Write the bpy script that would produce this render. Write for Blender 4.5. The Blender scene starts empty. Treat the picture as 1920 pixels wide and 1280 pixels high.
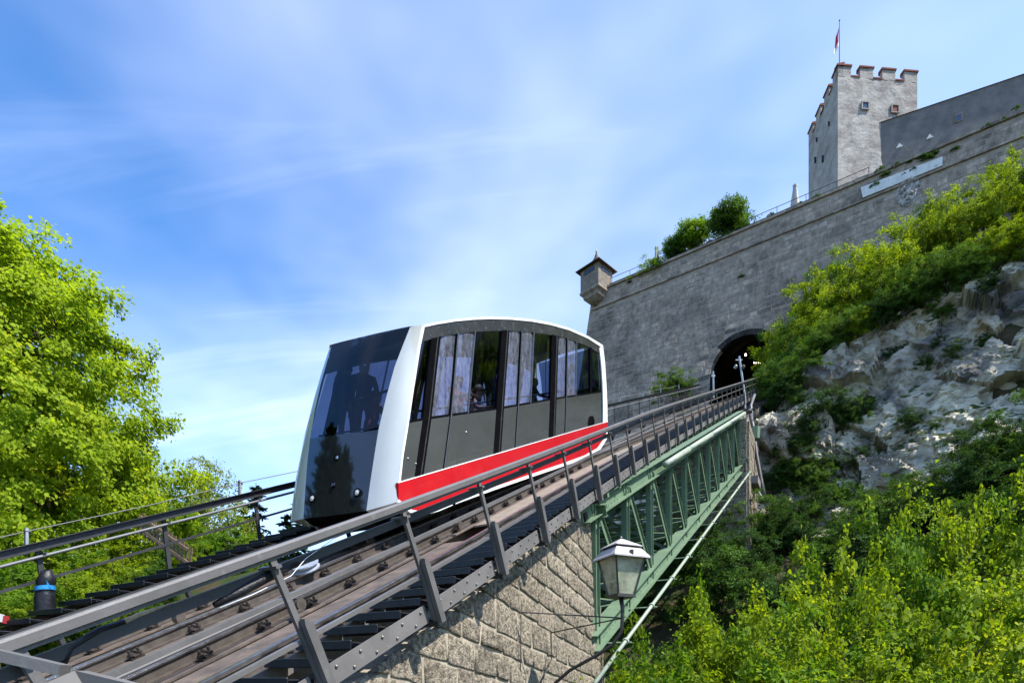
import bpy, bmesh, math, random
import numpy as np
from mathutils import Vector, Matrix, noise

# ------------------------------------------------------------------ camera, sky, sun, exposure
SC = bpy.context.scene
COL = SC.collection
F, HZ = 1120.0, 1280.0                      # focal length and horizon row, in photograph pixels (1920 wide)
cam = bpy.data.cameras.new('camera')
cam.sensor_width = 36.0
cam.lens = F / 1920 * 36
cam.shift_y = (HZ - 640) / 1920
cam.clip_start = 0.05
cam.clip_end = 6000
cam_o = bpy.data.objects.new('camera', cam)
cam_o.rotation_euler = (math.pi / 2, 0, 0)
COL.objects.link(cam_o)
SC.camera = cam_o

SUN_AZ, SUN_EL = math.radians(118), math.radians(56)
CLOUD_ROT, CLOUD_OFF, VEIL_OFF = -105, (12.0, 5.0), (2.8, 6.0)
world = bpy.data.worlds.new('World')
SC.world = world
world.use_nodes = True
wn, wl = world.node_tree.nodes, world.node_tree.links
wn.clear()


def N_(nodes, kind, **kw):
    n = nodes.new(kind)
    for k, v in kw.items():
        setattr(n, k, v)
    return n


sky = N_(wn, 'ShaderNodeTexSky', sky_type='NISHITA', sun_disc=False, sun_elevation=SUN_EL, sun_rotation=SUN_AZ,
         altitude=400, air_density=1.0, dust_density=.35, ozone_density=3.0)
hsv = N_(wn, 'ShaderNodeHueSaturation')
hsv.inputs['Saturation'].default_value = 1.27
hsv.inputs['Hue'].default_value = 0.503
wl.new(sky.outputs[0], hsv.inputs['Color'])
# thin cirrus on a high flat layer: direction projected on a plane overhead
tc = N_(wn, 'ShaderNodeTexCoord')
sep = N_(wn, 'ShaderNodeSeparateXYZ')
wl.new(tc.outputs['Generated'], sep.inputs[0])
zp = N_(wn, 'ShaderNodeMath', operation='MAXIMUM')
wl.new(sep.outputs[2], zp.inputs[0]); zp.inputs[1].default_value = 0.0
zc = N_(wn, 'ShaderNodeMath', operation='ADD'); wl.new(zp.outputs[0], zc.inputs[0]); zc.inputs[1].default_value = 0.30
dx = N_(wn, 'ShaderNodeMath', operation='DIVIDE'); wl.new(sep.outputs[0], dx.inputs[0]); wl.new(zc.outputs[0], dx.inputs[1])
dy = N_(wn, 'ShaderNodeMath', operation='DIVIDE'); wl.new(sep.outputs[1], dy.inputs[0]); wl.new(zc.outputs[0], dy.inputs[1])
cmb = N_(wn, 'ShaderNodeCombineXYZ'); wl.new(dx.outputs[0], cmb.inputs[0]); wl.new(dy.outputs[0], cmb.inputs[1])


def cloud(rot, sx, sy, scale, detail, dist, p0, p1, top, off=(0, 0)):
    m_ = N_(wn, 'ShaderNodeMapping'); wl.new(cmb.outputs[0], m_.inputs[0])
    m_.inputs['Location'].default_value = (off[0], off[1], 0)
    m_.inputs['Rotation'].default_value = (0, 0, math.radians(rot)); m_.inputs['Scale'].default_value = (sx, sy, 1)
    n_ = N_(wn, 'ShaderNodeTexNoise'); wl.new(m_.outputs[0], n_.inputs['Vector'])
    n_.inputs['Scale'].default_value = scale; n_.inputs['Detail'].default_value = detail; n_.inputs['Roughness'].default_value = 0.56
    n_.inputs['Distortion'].default_value = dist
    r_ = N_(wn, 'ShaderNodeMapRange', interpolation_type='SMOOTHSTEP'); wl.new(n_.outputs['Fac'], r_.inputs[0])
    r_.inputs[1].default_value = p0; r_.inputs[2].default_value = p1; r_.inputs[4].default_value = top
    return r_.outputs[0]


def plus(a_, b_):
    m_ = N_(wn, 'ShaderNodeMath', operation='ADD', use_clamp=True); wl.new(a_, m_.inputs[0]); wl.new(b_, m_.inputs[1])
    return m_.outputs[0]


wisps = cloud(CLOUD_ROT, .30, 1.5, 2.1, 9, .9, .49, .78, .44, CLOUD_OFF)
veil = cloud(CLOUD_ROT - 20, .6, .8, .85, 5, .5, .40, .75, .66, VEIL_OFF)
cm = plus(wisps, veil)
cl = N_(wn, 'ShaderNodeMix', data_type='RGBA', blend_type='ADD')
cl.inputs['Factor'].default_value = 1.0
wl.new(hsv.outputs[0], cl.inputs['A']); cl.inputs['B'].default_value = (3.5, 3.3, 3.1, 1)
mixc = N_(wn, 'ShaderNodeMix', data_type='RGBA')
wl.new(cm, mixc.inputs['Factor']); wl.new(hsv.outputs[0], mixc.inputs['A']); wl.new(cl.outputs['Result'], mixc.inputs['B'])
bg = N_(wn, 'ShaderNodeBackground'); bg.inputs[1].default_value = 0.15
wl.new(mixc.outputs['Result'], bg.inputs[0])
wo = N_(wn, 'ShaderNodeOutputWorld'); wl.new(bg.outputs[0], wo.inputs[0])

sl = bpy.data.lights.new('sun', 'SUN')
sl.energy = 4.3
sl.angle = math.radians(0.53)
sl.color = (1.0, 0.955, 0.87)
sun_o = bpy.data.objects.new('sun', sl)
SUN_DIR = Vector((math.sin(SUN_AZ) * math.cos(SUN_EL), math.cos(SUN_AZ) * math.cos(SUN_EL), math.sin(SUN_EL)))
sun_o.rotation_euler = SUN_DIR.to_track_quat('Z', 'Y').to_euler()
sun_o.location = (40, 0, 60)
COL.objects.link(sun_o)

vs = SC.view_settings
vs.view_transform = 'Standard'
vs.look = 'None'
vs.exposure = 1.08
vs.gamma = 1.0
vs.use_curve_mapping = False
SC.render.engine = 'CYCLES'
cy = SC.cycles
cy.use_denoising = True
cy.max_bounces = 8
cy.transparent_max_bounces = 12
cy.transmission_bounces = 6
cy.caustics_reflective = False
cy.caustics_refractive = False

# ------------------------------------------------------------------ frames of reference
U = Vector(((1570 - 960) / F, 1.0, (HZ - 662) / F)).normalized()      # up along the track
S = Vector((U.y, -U.x, 0)).normalized()                               # to the right of the track, level
N = S.cross(U)                                                        # square to the track bed
UH = Vector((U.x, U.y, 0)).normalized()
CT = math.hypot(U.x, U.y); ST = U.z
TRK = Matrix((( S.x, U.x, N.x), (S.y, U.y, N.y), (S.z, U.z, N.z))).to_4x4()   # x = right, y = uphill, z = off the bed


def P(t, s, n):
    return U * t + S * s + N * n


def ray(x, y):
    return Vector(((x - 960) / F, 1.0, (HZ - y) / F))


def on_s(x, y, s):
    r = ray(x, y); k = s / r.dot(S)
    return (r.dot(U) * k, r.dot(N) * k)


def sm(a, b, x):
    x = min(max((x - a) / (b - a), 0), 1)
    return x * x * (3 - 2 * x)


def roff(t):          # the passing loop closes towards the tunnel
    x = max(0.0, t - 3.6)
    return -1.25 * (1 - math.exp(-(x / 11.5) ** 1.5))


def loff(t):
    return 1.35 * sm(12, 34, t)


W0 = Vector((17.5, 45, 0)); DW = Vector((.816, -.578, 0)); NW = Vector((-.578, -.816, 0))


def ab(x, y):
    d = Vector((x, y, 0)) - W0
    return d.dot(DW), d.dot(NW)


def WP(a, b, z):
    return W0 + DW * a + NW * b + Vector((0, 0, z))


# ------------------------------------------------------------------ materials
MATS = {}


def mat(name, c1, c2=None, rough=0.6, metal=0.0, scale=4.0, detail=6, bump=0.0, bscale=None, spec=0.5, contrast=(0.35, 0.65),
        c3=None, s3=0.6, r3=(0.5, 0.7), rand=0.0, coat=0.0, stretch=None, rvar=0.0):
    if name in MATS:
        return MATS[name]
    m = bpy.data.materials.new(name); m.use_nodes = True
    nd, lk = m.node_tree.nodes, m.node_tree.links
    b = nd['Principled BSDF']
    b.inputs['Roughness'].default_value = rough
    b.inputs['Metallic'].default_value = metal
    b.inputs['Specular IOR Level'].default_value = spec
    if coat:
        b.inputs['Coat Weight'].default_value = coat
        b.inputs['Coat Roughness'].default_value = 0.06
    g = N_(nd, 'ShaderNodeNewGeometry')
    vec = g.outputs['Position']
    if stretch:
        mpn = N_(nd, 'ShaderNodeMapping'); lk.new(vec, mpn.inputs[0]); mpn.inputs['Scale'].default_value = stretch
        vec = mpn.outputs[0]
    if c2 is None:
        c2 = tuple(x * 0.8 for x in c1)
    nz = N_(nd, 'ShaderNodeTexNoise'); lk.new(vec, nz.inputs['Vector'])
    nz.inputs['Scale'].default_value = scale; nz.inputs['Detail'].default_value = detail; nz.inputs['Roughness'].default_value = 0.62
    rp = N_(nd, 'ShaderNodeValToRGB'); lk.new(nz.outputs['Fac'], rp.inputs[0])
    rp.color_ramp.elements[0].position, rp.color_ramp.elements[1].position = contrast
    rp.color_ramp.elements[0].color = (*c1, 1); rp.color_ramp.elements[1].color = (*c2, 1)
    out = rp.outputs[0]
    if c3 is not None:
        n3 = N_(nd, 'ShaderNodeTexNoise'); lk.new(vec, n3.inputs['Vector'])
        n3.inputs['Scale'].default_value = s3; n3.inputs['Detail'].default_value = 7; n3.inputs['Roughness'].default_value = 0.6
        n3.inputs['Distortion'].default_value = 0.4
        rp3 = N_(nd, 'ShaderNodeValToRGB'); lk.new(n3.outputs['Fac'], rp3.inputs[0])
        rp3.color_ramp.elements[0].position, rp3.color_ramp.elements[1].position = r3
        mx = N_(nd, 'ShaderNodeMix', data_type='RGBA'); lk.new(rp3.outputs[0], mx.inputs['Factor'])
        lk.new(out, mx.inputs['A']); mx.inputs['B'].default_value = (*c3, 1)
        out = mx.outputs['Result']
    if rand:
        oi = N_(nd, 'ShaderNodeObjectInfo')
        ad = N_(nd, 'ShaderNodeMath', operation='ADD'); lk.new(oi.outputs['Random'], ad.inputs[0]); lk.new(g.outputs['Random Per Island'], ad.inputs[1])
        fr = N_(nd, 'ShaderNodeMath', operation='FRACT'); lk.new(ad.outputs[0], fr.inputs[0])
        mr = N_(nd, 'ShaderNodeMapRange'); lk.new(fr.outputs[0], mr.inputs[0])
        mr.inputs[3].default_value = 1 - rand; mr.inputs[4].default_value = 1 + rand
        hv = N_(nd, 'ShaderNodeHueSaturation'); lk.new(out, hv.inputs['Color']); lk.new(mr.outputs[0], hv.inputs['Value'])
        out = hv.outputs[0]
    lk.new(out, b.inputs['Base Color'])
    if rvar:
        mr2 = N_(nd, 'ShaderNodeMapRange'); lk.new(nz.outputs['Fac'], mr2.inputs[0])
        mr2.inputs[1].default_value = 0.3; mr2.inputs[2].default_value = 0.7
        mr2.inputs[3].default_value = max(0.02, rough - rvar); mr2.inputs[4].default_value = rough + rvar
        lk.new(mr2.outputs[0], b.inputs['Roughness'])
    if bump:
        nb = N_(nd, 'ShaderNodeTexNoise'); lk.new(vec, nb.inputs['Vector'])
        nb.inputs['Scale'].default_value = bscale or scale * 3; nb.inputs['Detail'].default_value = 8; nb.inputs['Roughness'].default_value = 0.65
        bp = N_(nd, 'ShaderNodeBump'); bp.inputs['Strength'].default_value = 1.0; bp.inputs['Distance'].default_value = bump
        lk.new(nb.outputs['Fac'], bp.inputs['Height']); lk.new(bp.outputs[0], b.inputs['Normal'])
    MATS[name] = m
    return m


def leaf_mat(name, dark, light, trans, tw=0.5, yellow=None, vscale=0.7):
    m = bpy.data.materials.new(name); m.use_nodes = True
    nd, lk = m.node_tree.nodes, m.node_tree.links
    nd.clear()
    g = N_(nd, 'ShaderNodeNewGeometry')
    nz = N_(nd, 'ShaderNodeTexNoise'); lk.new(g.outputs['Position'], nz.inputs['Vector'])
    nz.inputs['Scale'].default_value = vscale; nz.inputs['Detail'].default_value = 3
    ad = N_(nd, 'ShaderNodeMath', operation='MULTIPLY_ADD'); lk.new(g.outputs['Random Per Island'], ad.inputs[0])
    ad.inputs[1].default_value = 0.6
    sb = N_(nd, 'ShaderNodeMath', operation='MULTIPLY_ADD'); lk.new(nz.outputs['Fac'], sb.inputs[0]); sb.inputs[1].default_value = 1.3; sb.inputs[2].default_value = -0.45
    lk.new(sb.outputs[0], ad.inputs[2])
    rp = N_(nd, 'ShaderNodeValToRGB'); lk.new(ad.outputs[0], rp.inputs[0])
    rp.color_ramp.elements[0].position = 0.05; rp.color_ramp.elements[1].position = 0.8
    rp.color_ramp.elements[0].color = (*dark, 1); rp.color_ramp.elements[1].color = (*light, 1)
    if yellow:
        e = rp.color_ramp.elements.new(0.97); e.color = (*yellow, 1)
    tr = N_(nd, 'ShaderNodeMix', data_type='RGBA', blend_type='MULTIPLY'); tr.inputs['Factor'].default_value = 1.0
    lk.new(rp.outputs[0], tr.inputs['A']); tr.inputs['B'].default_value = (*trans, 1)
    df = N_(nd, 'ShaderNodeBsdfPrincipled'); lk.new(rp.outputs[0], df.inputs['Base Color'])
    df.inputs['Roughness'].default_value = 0.6; df.inputs['Specular IOR Level'].default_value = 0.10
    tl = N_(nd, 'ShaderNodeBsdfTranslucent'); lk.new(tr.outputs['Result'], tl.inputs[0])
    mx = N_(nd, 'ShaderNodeMixShader'); mx.inputs[0].default_value = tw
    lk.new(df.outputs[0], mx.inputs[1]); lk.new(tl.outputs[0], mx.inputs[2])
    o = N_(nd, 'ShaderNodeOutputMaterial'); lk.new(mx.outputs[0], o.inputs[0])
    MATS[name] = m
    return m


def glass_mat(name, tint, gloss=1.0, rough=0.0, haze=None, haze_amt=0.0, hscale=(6, 6, 1.2)):
    m = bpy.data.materials.new(name); m.use_nodes = True
    nd, lk = m.node_tree.nodes, m.node_tree.links
    nd.clear()
    tp = N_(nd, 'ShaderNodeBsdfTransparent'); tp.inputs[0].default_value = (*tint, 1)
    gl = N_(nd, 'ShaderNodeBsdfGlossy'); gl.inputs['Roughness'].default_value = rough; gl.inputs[0].default_value = (gloss, gloss, gloss, 1)
    lw = N_(nd, 'ShaderNodeLayerWeight'); lw.inputs[0].default_value = 0.5
    pw = N_(nd, 'ShaderNodeMath', operation='POWER'); lk.new(lw.outputs['Facing'], pw.inputs[0]); pw.inputs[1].default_value = 4.0
    fr = N_(nd, 'ShaderNodeMath', operation='MULTIPLY_ADD'); lk.new(pw.outputs[0], fr.inputs[0]); fr.inputs[1].default_value = 0.85; fr.inputs[2].default_value = 0.04
    base = tp.outputs[0]
    if haze:
        g = N_(nd, 'ShaderNodeNewGeometry')
        mp_ = N_(nd, 'ShaderNodeMapping'); lk.new(g.outputs['Position'], mp_.inputs[0]); mp_.inputs['Scale'].default_value = hscale
        nz = N_(nd, 'ShaderNodeTexNoise'); lk.new(mp_.outputs[0], nz.inputs['Vector']); nz.inputs['Scale'].default_value = 1.0
        nz.inputs['Detail'].default_value = 8; nz.inputs['Roughness'].default_value = 0.7
        mr = N_(nd, 'ShaderNodeMapRange'); lk.new(nz.outputs['Fac'], mr.inputs[0])
        mr.inputs[1].default_value = 0.35; mr.inputs[2].default_value = 0.75; mr.inputs[3].default_value = haze_amt * 0.2; mr.inputs[4].default_value = haze_amt
        d = N_(nd, 'ShaderNodeBsdfDiffuse'); d.inputs[0].default_value = (*haze, 1)
        mh = N_(nd, 'ShaderNodeMixShader'); lk.new(mr.outputs[0], mh.inputs[0]); lk.new(tp.outputs[0], mh.inputs[1]); lk.new(d.outputs[0], mh.inputs[2])
        base = mh.outputs[0]
    mx = N_(nd, 'ShaderNodeMixShader'); lk.new(fr.outputs[0], mx.inputs[0]); lk.new(base, mx.inputs[1]); lk.new(gl.outputs[0], mx.inputs[2])
    o = N_(nd, 'ShaderNodeOutputMaterial'); lk.new(mx.outputs[0], o.inputs[0])
    MATS[name] = m
    return m


def emit_mat(name, c, e):
    m = bpy.data.materials.new(name); m.use_nodes = True
    b = m.node_tree.nodes['Principled BSDF']
    b.inputs['Emission Color'].default_value = (*c, 1); b.inputs['Emission Strength'].default_value = e
    b.inputs['Base Color'].default_value = (*c, 1)
    MATS[name] = m
    return m


mat('rail_paint', (.135, .128, .126), (.088, .084, .082), rough=.42, scale=3, bump=.0015, bscale=60, contrast=(.3, .75), c3=(.16, .15, .14), s3=14, r3=(.6, .72))
mat('dark_paint', (.035, .035, .038), (.022, .022, .025), rough=.45, scale=5, bump=.001, bscale=50)
mat('stringer_paint', (.165, .155, .15), (.12, .112, .108), rough=.5, scale=2.5, bump=.001, bscale=40, c3=(.20, .18, .16), s3=6, r3=(.62, .75))
mat('tread_steel', (.02, .022, .028), (.035, .036, .042), rough=.4, metal=.3, scale=7)
mat('grate_edge', (.16, .16, .17), (.11, .11, .12), rough=.45, metal=.2, scale=9)
mat('pipe_grey', (.13, .135, .145), (.10, .105, .11), rough=.5, scale=5)
mat('plate_grey', (.13, .125, .12), (.10, .095, .09), rough=.75, scale=4, spec=.2)
mat('rail_steel', (.34, .32, .30), (.22, .19, .17), rough=.28, metal=.9, scale=9, stretch=(1, 1, 1))
mat('rail_side', (.10, .085, .07), (.06, .045, .036), rough=.7, metal=.3, scale=9, bump=.002)
mat('girder_rust', (.115, .086, .068), (.06, .047, .04), rough=.8, scale=5, bump=.004, bscale=60, c3=(.165, .125, .095), s3=3, r3=(.52, .72))
mat('girder_pale', (.24, .205, .16), (.15, .128, .10), rough=.8, scale=6, bump=.003, bscale=40)
mat('clamp_iron', (.05, .038, .032), (.03, .024, .02), rough=.65, metal=.5, scale=20, bump=.003)
mat('wire_rope', (.19, .18, .17), (.12, .115, .11), rough=.8, metal=.0, scale=60, stretch=(3, 3, 3))
mat('duct_dark', (.04, .042, .045), (.055, .055, .055), rough=.5, scale=4)
mat('bridge_green', (.135, .205, .125), (.10, .16, .10), rough=.5, scale=2.2, bump=.001, bscale=30, c3=(.175, .24, .15), s3=5, r3=(.55, .7))
mat('pipe_pale', (.30, .35, .27), (.24, .28, .215), rough=.5, scale=3)
mat('pier_stone', (.42, .36, .275), (.14, .118, .092), rough=.95, scale=17, detail=12, bump=.075, bscale=26, contrast=(.40, .62), c3=(.10, .088, .06), s3=1.6, r3=(.58, .74), rand=.14, spec=.12)
mat('pier_mortar', (.40, .35, .27), (.27, .235, .18), rough=.95, scale=6, bump=.012, bscale=18, spec=.1)
mat('fort_stone', (.43, .35, .28), (.23, .186, .15), rough=.95, scale=3.2, detail=10, bump=.07, bscale=7, c3=(.115, .095, .08), s3=.36, r3=(.50, .70), rand=.2, spec=.1, stretch=(1, 1, .6))
mat('fort_soot', (.25, .21, .175), (.12, .10, .085), rough=.95, scale=2.4, detail=9, bump=.06, bscale=7, rand=.25, spec=.1)
mat('fort_mortar', (.36, .295, .24), (.22, .18, .145), rough=.95, scale=3, bump=.02, bscale=9, c3=(.135, .112, .095), s3=.36, r3=(.56, .76), spec=.1)
mat('tower_plaster', (.38, .36, .33), (.27, .255, .235), rough=.95, scale=1.6, detail=12, bump=.07, bscale=3.2, c3=(.165, .14, .13), s3=.42, r3=(.44, .74), stretch=(1, 1, 1.5), spec=.1)
mat('dark_plaster', (.19, .18, .175), (.125, .12, .118), rough=.95, scale=.9, detail=8, bump=.04, bscale=4, c3=(.19, .18, .17), s3=.6, r3=(.62, .78), spec=.1)
mat('brick_cap', (.22, .085, .06), (.14, .06, .05), rough=.9, scale=5, bump=.02, spec=.1)
mat('marble', (.70, .69, .66), (.55, .54, .51), rough=.7, scale=2, bump=.01, c3=(.30, .28, .25), s3=1.2, r3=(.62, .75), spec=.2)
mat('relief_stone', (.52, .48, .45), (.10, .088, .08), rough=.9, scale=4, bump=.03, spec=.15)
mat('roof_shingle', (.11, .075, .06), (.07, .052, .045), rough=.85, scale=8, bump=.02)
mat('turret_plaster', (.24, .205, .17), (.15, .13, .11), rough=.95, scale=3, bump=.02, spec=.1)
mat('soot', (.035, .032, .032), (.02, .02, .02), rough=.95, scale=2, bump=.03, spec=.1)
mat('opening', (.015, .015, .02), (.02, .02, .025), rough=.5, scale=3)
mat('pane_blue', (.05, .075, .12), (.03, .05, .09), rough=.08, scale=3)
mat('pole_grey', (.36, .39, .42), (.28, .30, .33), rough=.45, metal=.4, scale=5)
mat('flag_red', (.45, .03, .05), (.36, .02, .04), rough=.8, scale=3)
mat('flag_white', (.75, .73, .72), rough=.8)
mat('parasol_cloth', (.42, .40, .38), (.33, .315, .30), rough=.9, scale=6, bump=.01)
mat('bark', (.09, .07, .052), (.045, .036, .028), rough=.95, scale=7, bump=.02, bscale=20, spec=.1)
mat('bark_birch', (.45, .43, .40), (.12, .11, .10), rough=.9, scale=5, bump=.01, stretch=(1, 1, 6), contrast=(.5, .6))
mat('white_paint', (.43, .455, .45), (.40, .425, .42), rough=.22, scale=1.5, coat=.5, spec=.5)
mat('white_trim', (.82, .82, .80), (.76, .76, .75), rough=.25, scale=2, coat=.4)
mat('red_paint', (.50, .006, .012), (.44, .005, .011), rough=.25, scale=2.5, coat=.6, c3=(.46, .03, .03), s3=9, r3=(.64, .76))
mat('panel_grey', (.062, .066, .062), (.054, .058, .055), rough=.12, scale=1.2, coat=.9, bump=.006, bscale=1.3)
mat('fascia', (.036, .037, .034), (.022, .023, .021), rough=.35, scale=2.5, spec=.3, c3=(.075, .074, .068), s3=6, r3=(.55, .75))
mat('black_gloss', (.012, .014, .014), (.015, .017, .016), rough=.04, scale=1, coat=1.0)
mat('rubber_black', (.004, .004, .005), (.006, .006, .007), rough=.6, scale=4, spec=0.0)
mat('seam_steel', (.30, .34, .40), (.24, .27, .33), rough=.25, metal=.8, scale=4)
mat('under_dark', (.022, .02, .02), (.035, .03, .028), rough=.7, scale=6, bump=.004)
mat('interior_grey', (.22, .22, .24), (.17, .17, .19), rough=.6, scale=3)
mat('seat_blue', (.06, .09, .18), (.05, .075, .15), rough=.7, scale=8)
mat('chrome', (.55, .55, .55), (.5, .5, .5), rough=.12, metal=1.0)
mat('lamp_black', (.022, .020, .019), (.034, .03, .028), rough=.45, scale=20, bump=.002)
mat('lamp_roof', (.46, .44, .44), (.34, .325, .32), rough=.45, scale=6)
mat('lamp_glow', (.72, .70, .62), (.66, .63, .55), rough=.4, scale=3)
mat('reel_white', (.30, .33, .38), (.22, .25, .30), rough=.4, scale=5)
mat('bag_black', (.010, .010, .012), (.014, .014, .017), rough=.35, scale=9, bump=.012, bscale=14, spec=.3)
mat('tape_blue', (.02, .22, .50), (.02, .18, .42), rough=.35, scale=9)
mat('wood_fence', (.22, .145, .09), (.13, .09, .06), rough=.9, scale=6, bump=.01)
mat('wood_pale', (.52, .40, .25), (.40, .30, .18), rough=.7, scale=9)
mat('stripe_red', (.5, .03, .03), rough=.6)
mat('soil', (.085, .062, .038), (.045, .04, .022), rough=1, scale=2.2, detail=9, bump=.12, bscale=3, c3=(.035, .055, .018), s3=.7, r3=(.42, .56), spec=.05)
mat('skin', (.50, .30, .22), (.44, .26, .19), rough=.55, scale=12)
mat('cloth_navy', (.03, .035, .06), (.022, .026, .045), rough=.9, scale=10)
mat('cloth_pink', (.60, .22, .28), (.66, .55, .55), rough=.9, scale=16, contrast=(.46, .54))
mat('cloth_grey', (.20, .21, .23), (.15, .16, .18), rough=.9, scale=9)
mat('cloth_red', (.30, .05, .06), (.22, .04, .05), rough=.9, scale=9)
mat('cloth_blue', (.10, .20, .40), (.08, .16, .32), rough=.9, scale=9)
mat('denim', (.06, .09, .16), (.045, .07, .12), rough=.9, scale=14)
mat('hair_dark', (.03, .022, .016), (.05, .036, .025), rough=.7, scale=20)
mat('hair_light', (.30, .19, .09), (.24, .15, .07), rough=.7, scale=20)
mat('hat_khaki', (.36, .34, .22), (.30, .28, .18), rough=.9, scale=12)
mat('concrete', (.22, .20, .18), (.15, .14, .125), rough=.95, scale=3, bump=.02)
emit_mat('tunnel_light', (1.0, .85, .55), 5)
glass_mat('glass_front', (.17, .21, .30), gloss=.9)
glass_mat('glass_side', (.36, .40, .50), gloss=.9)
glass_mat('glass_hazy', (.40, .42, .55), gloss=.9, haze=(.40, .42, .54), haze_amt=.40, hscale=(9, 9, 6))
glass_mat('glass_lamp', (.80, .80, .66), gloss=.6, rough=.05, haze=(.66, .66, .50), haze_amt=.72, hscale=(2.5, 2.5, 2.5))
leaf_mat('leaf_maple', (.15, .255, .016), (.34, .44, .026), (1.35, 1.3, .5), tw=.55, yellow=(.43, .45, .03))
leaf_mat('leaf_bright', (.045, .115, .012), (.15, .26, .018), (1.45, 1.4, .45), tw=.5, yellow=(.32, .36, .03))
leaf_mat('leaf_gold', (.075, .15, .012), (.255, .335, .020), (1.45, 1.4, .45), tw=.5, yellow=(.40, .42, .03), vscale=.9)
leaf_mat('leaf_mid', (.035, .095, .018), (.095, .18, .026), (1.4, 1.3, .6), tw=.42, yellow=(.16, .23, .03))
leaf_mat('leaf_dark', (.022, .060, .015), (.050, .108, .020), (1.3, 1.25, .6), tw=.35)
leaf_mat('leaf_birch', (.15, .21, .035), (.28, .33, .06), (1.2, 1.2, .7), tw=.45)
leaf_mat('leaf_fir', (.014, .036, .022), (.035, .065, .035), (1.1, 1.2, .8), tw=.2)


# cliff rock: pale broken limestone, grey and dark stained zones, moss on ledges
def rock_mat():
    m = bpy.data.materials.new('cliff_rock'); m.use_nodes = True
    nd, lk = m.node_tree.nodes, m.node_tree.links
    b = nd['Principled BSDF']; b.inputs['Roughness'].default_value = .95; b.inputs['Specular IOR Level'].default_value = .15
    g = N_(nd, 'ShaderNodeNewGeometry')

    def nz(scale, det=8, dist=0.0, rough=.62):
        n = N_(nd, 'ShaderNodeTexNoise'); lk.new(g.outputs['Position'], n.inputs['Vector'])
        n.inputs['Scale'].default_value = scale; n.inputs['Detail'].default_value = det; n.inputs['Distortion'].default_value = dist; n.inputs['Roughness'].default_value = rough
        return n.outputs['Fac']

    def ramp(v, p0, p1, c0, c1):
        r = N_(nd, 'ShaderNodeValToRGB'); lk.new(v, r.inputs[0])
        r.color_ramp.elements[0].position = p0; r.color_ramp.elements[1].position = p1
        r.color_ramp.elements[0].color = (*c0, 1); r.color_ramp.elements[1].color = (*c1, 1)
        return r.outputs[0]

    def mix(f, a, b_):
        x = N_(nd, 'ShaderNodeMix', data_type='RGBA'); lk.new(f, x.inputs['Factor'])
        for k, v in (('A', a), ('B', b_)):
            if isinstance(v, tuple): x.inputs[k].default_value = (*v, 1)
            else: lk.new(v, x.inputs[k])
        return x.outputs['Result']
    W, K = (1, 1, 1), (0, 0, 0)
    base = ramp(nz(1.8, 9), .3, .7, (.29, .262, .22), (.52, .46, .365))
    cream = mix(ramp(nz(.23, 6, .6), .42, .56, K, W), base, ramp(nz(2.5), .35, .7, (.64, .56, .42), (.78, .70, .55)))
    stain = mix(ramp(nz(.30, 8, .8), .505, .63, K, W), cream, ramp(nz(1.2), .35, .65, (.075, .07, .07), (.17, .16, .155)))
    ochre = mix(ramp(nz(.5, 6, .5), .60, .72, K, W), stain, (.30, .20, .10))
    vor = N_(nd, 'ShaderNodeTexVoronoi', feature='DISTANCE_TO_EDGE'); lk.new(g.outputs['Position'], vor.inputs['Vector']); vor.inputs['Scale'].default_value = 1.1
    ck = N_(nd, 'ShaderNodeMath', operation='LESS_THAN'); lk.new(vor.outputs['Distance'], ck.inputs[0]); ck.inputs[1].default_value = .0
    cr = mix(ck.outputs[0], ochre, (.09, .08, .07))
    sx = N_(nd, 'ShaderNodeSeparateXYZ'); lk.new(g.outputs['Normal'], sx.inputs[0])
    up = N_(nd, 'ShaderNodeMath', operation='MULTIPLY_ADD'); lk.new(sx.outputs[2], up.inputs[0]); up.inputs[1].default_value = .8
    lk.new(nz(1.3), up.inputs[2])
    moss = mix(ramp(up.outputs[0], .98, 1.1, K, W), cr, ramp(nz(5), .3, .7, (.03, .05, .015), (.075, .095, .03)))
    lk.new(moss, b.inputs['Base Color'])
    bp = N_(nd, 'ShaderNodeBump'); bp.inputs['Distance'].default_value = .14; lk.new(nz(4.2, 13, .3, .72), bp.inputs['Height'])
    lk.new(bp.outputs[0], b.inputs['Normal'])
    MATS['cliff_rock'] = m


rock_mat()


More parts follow.
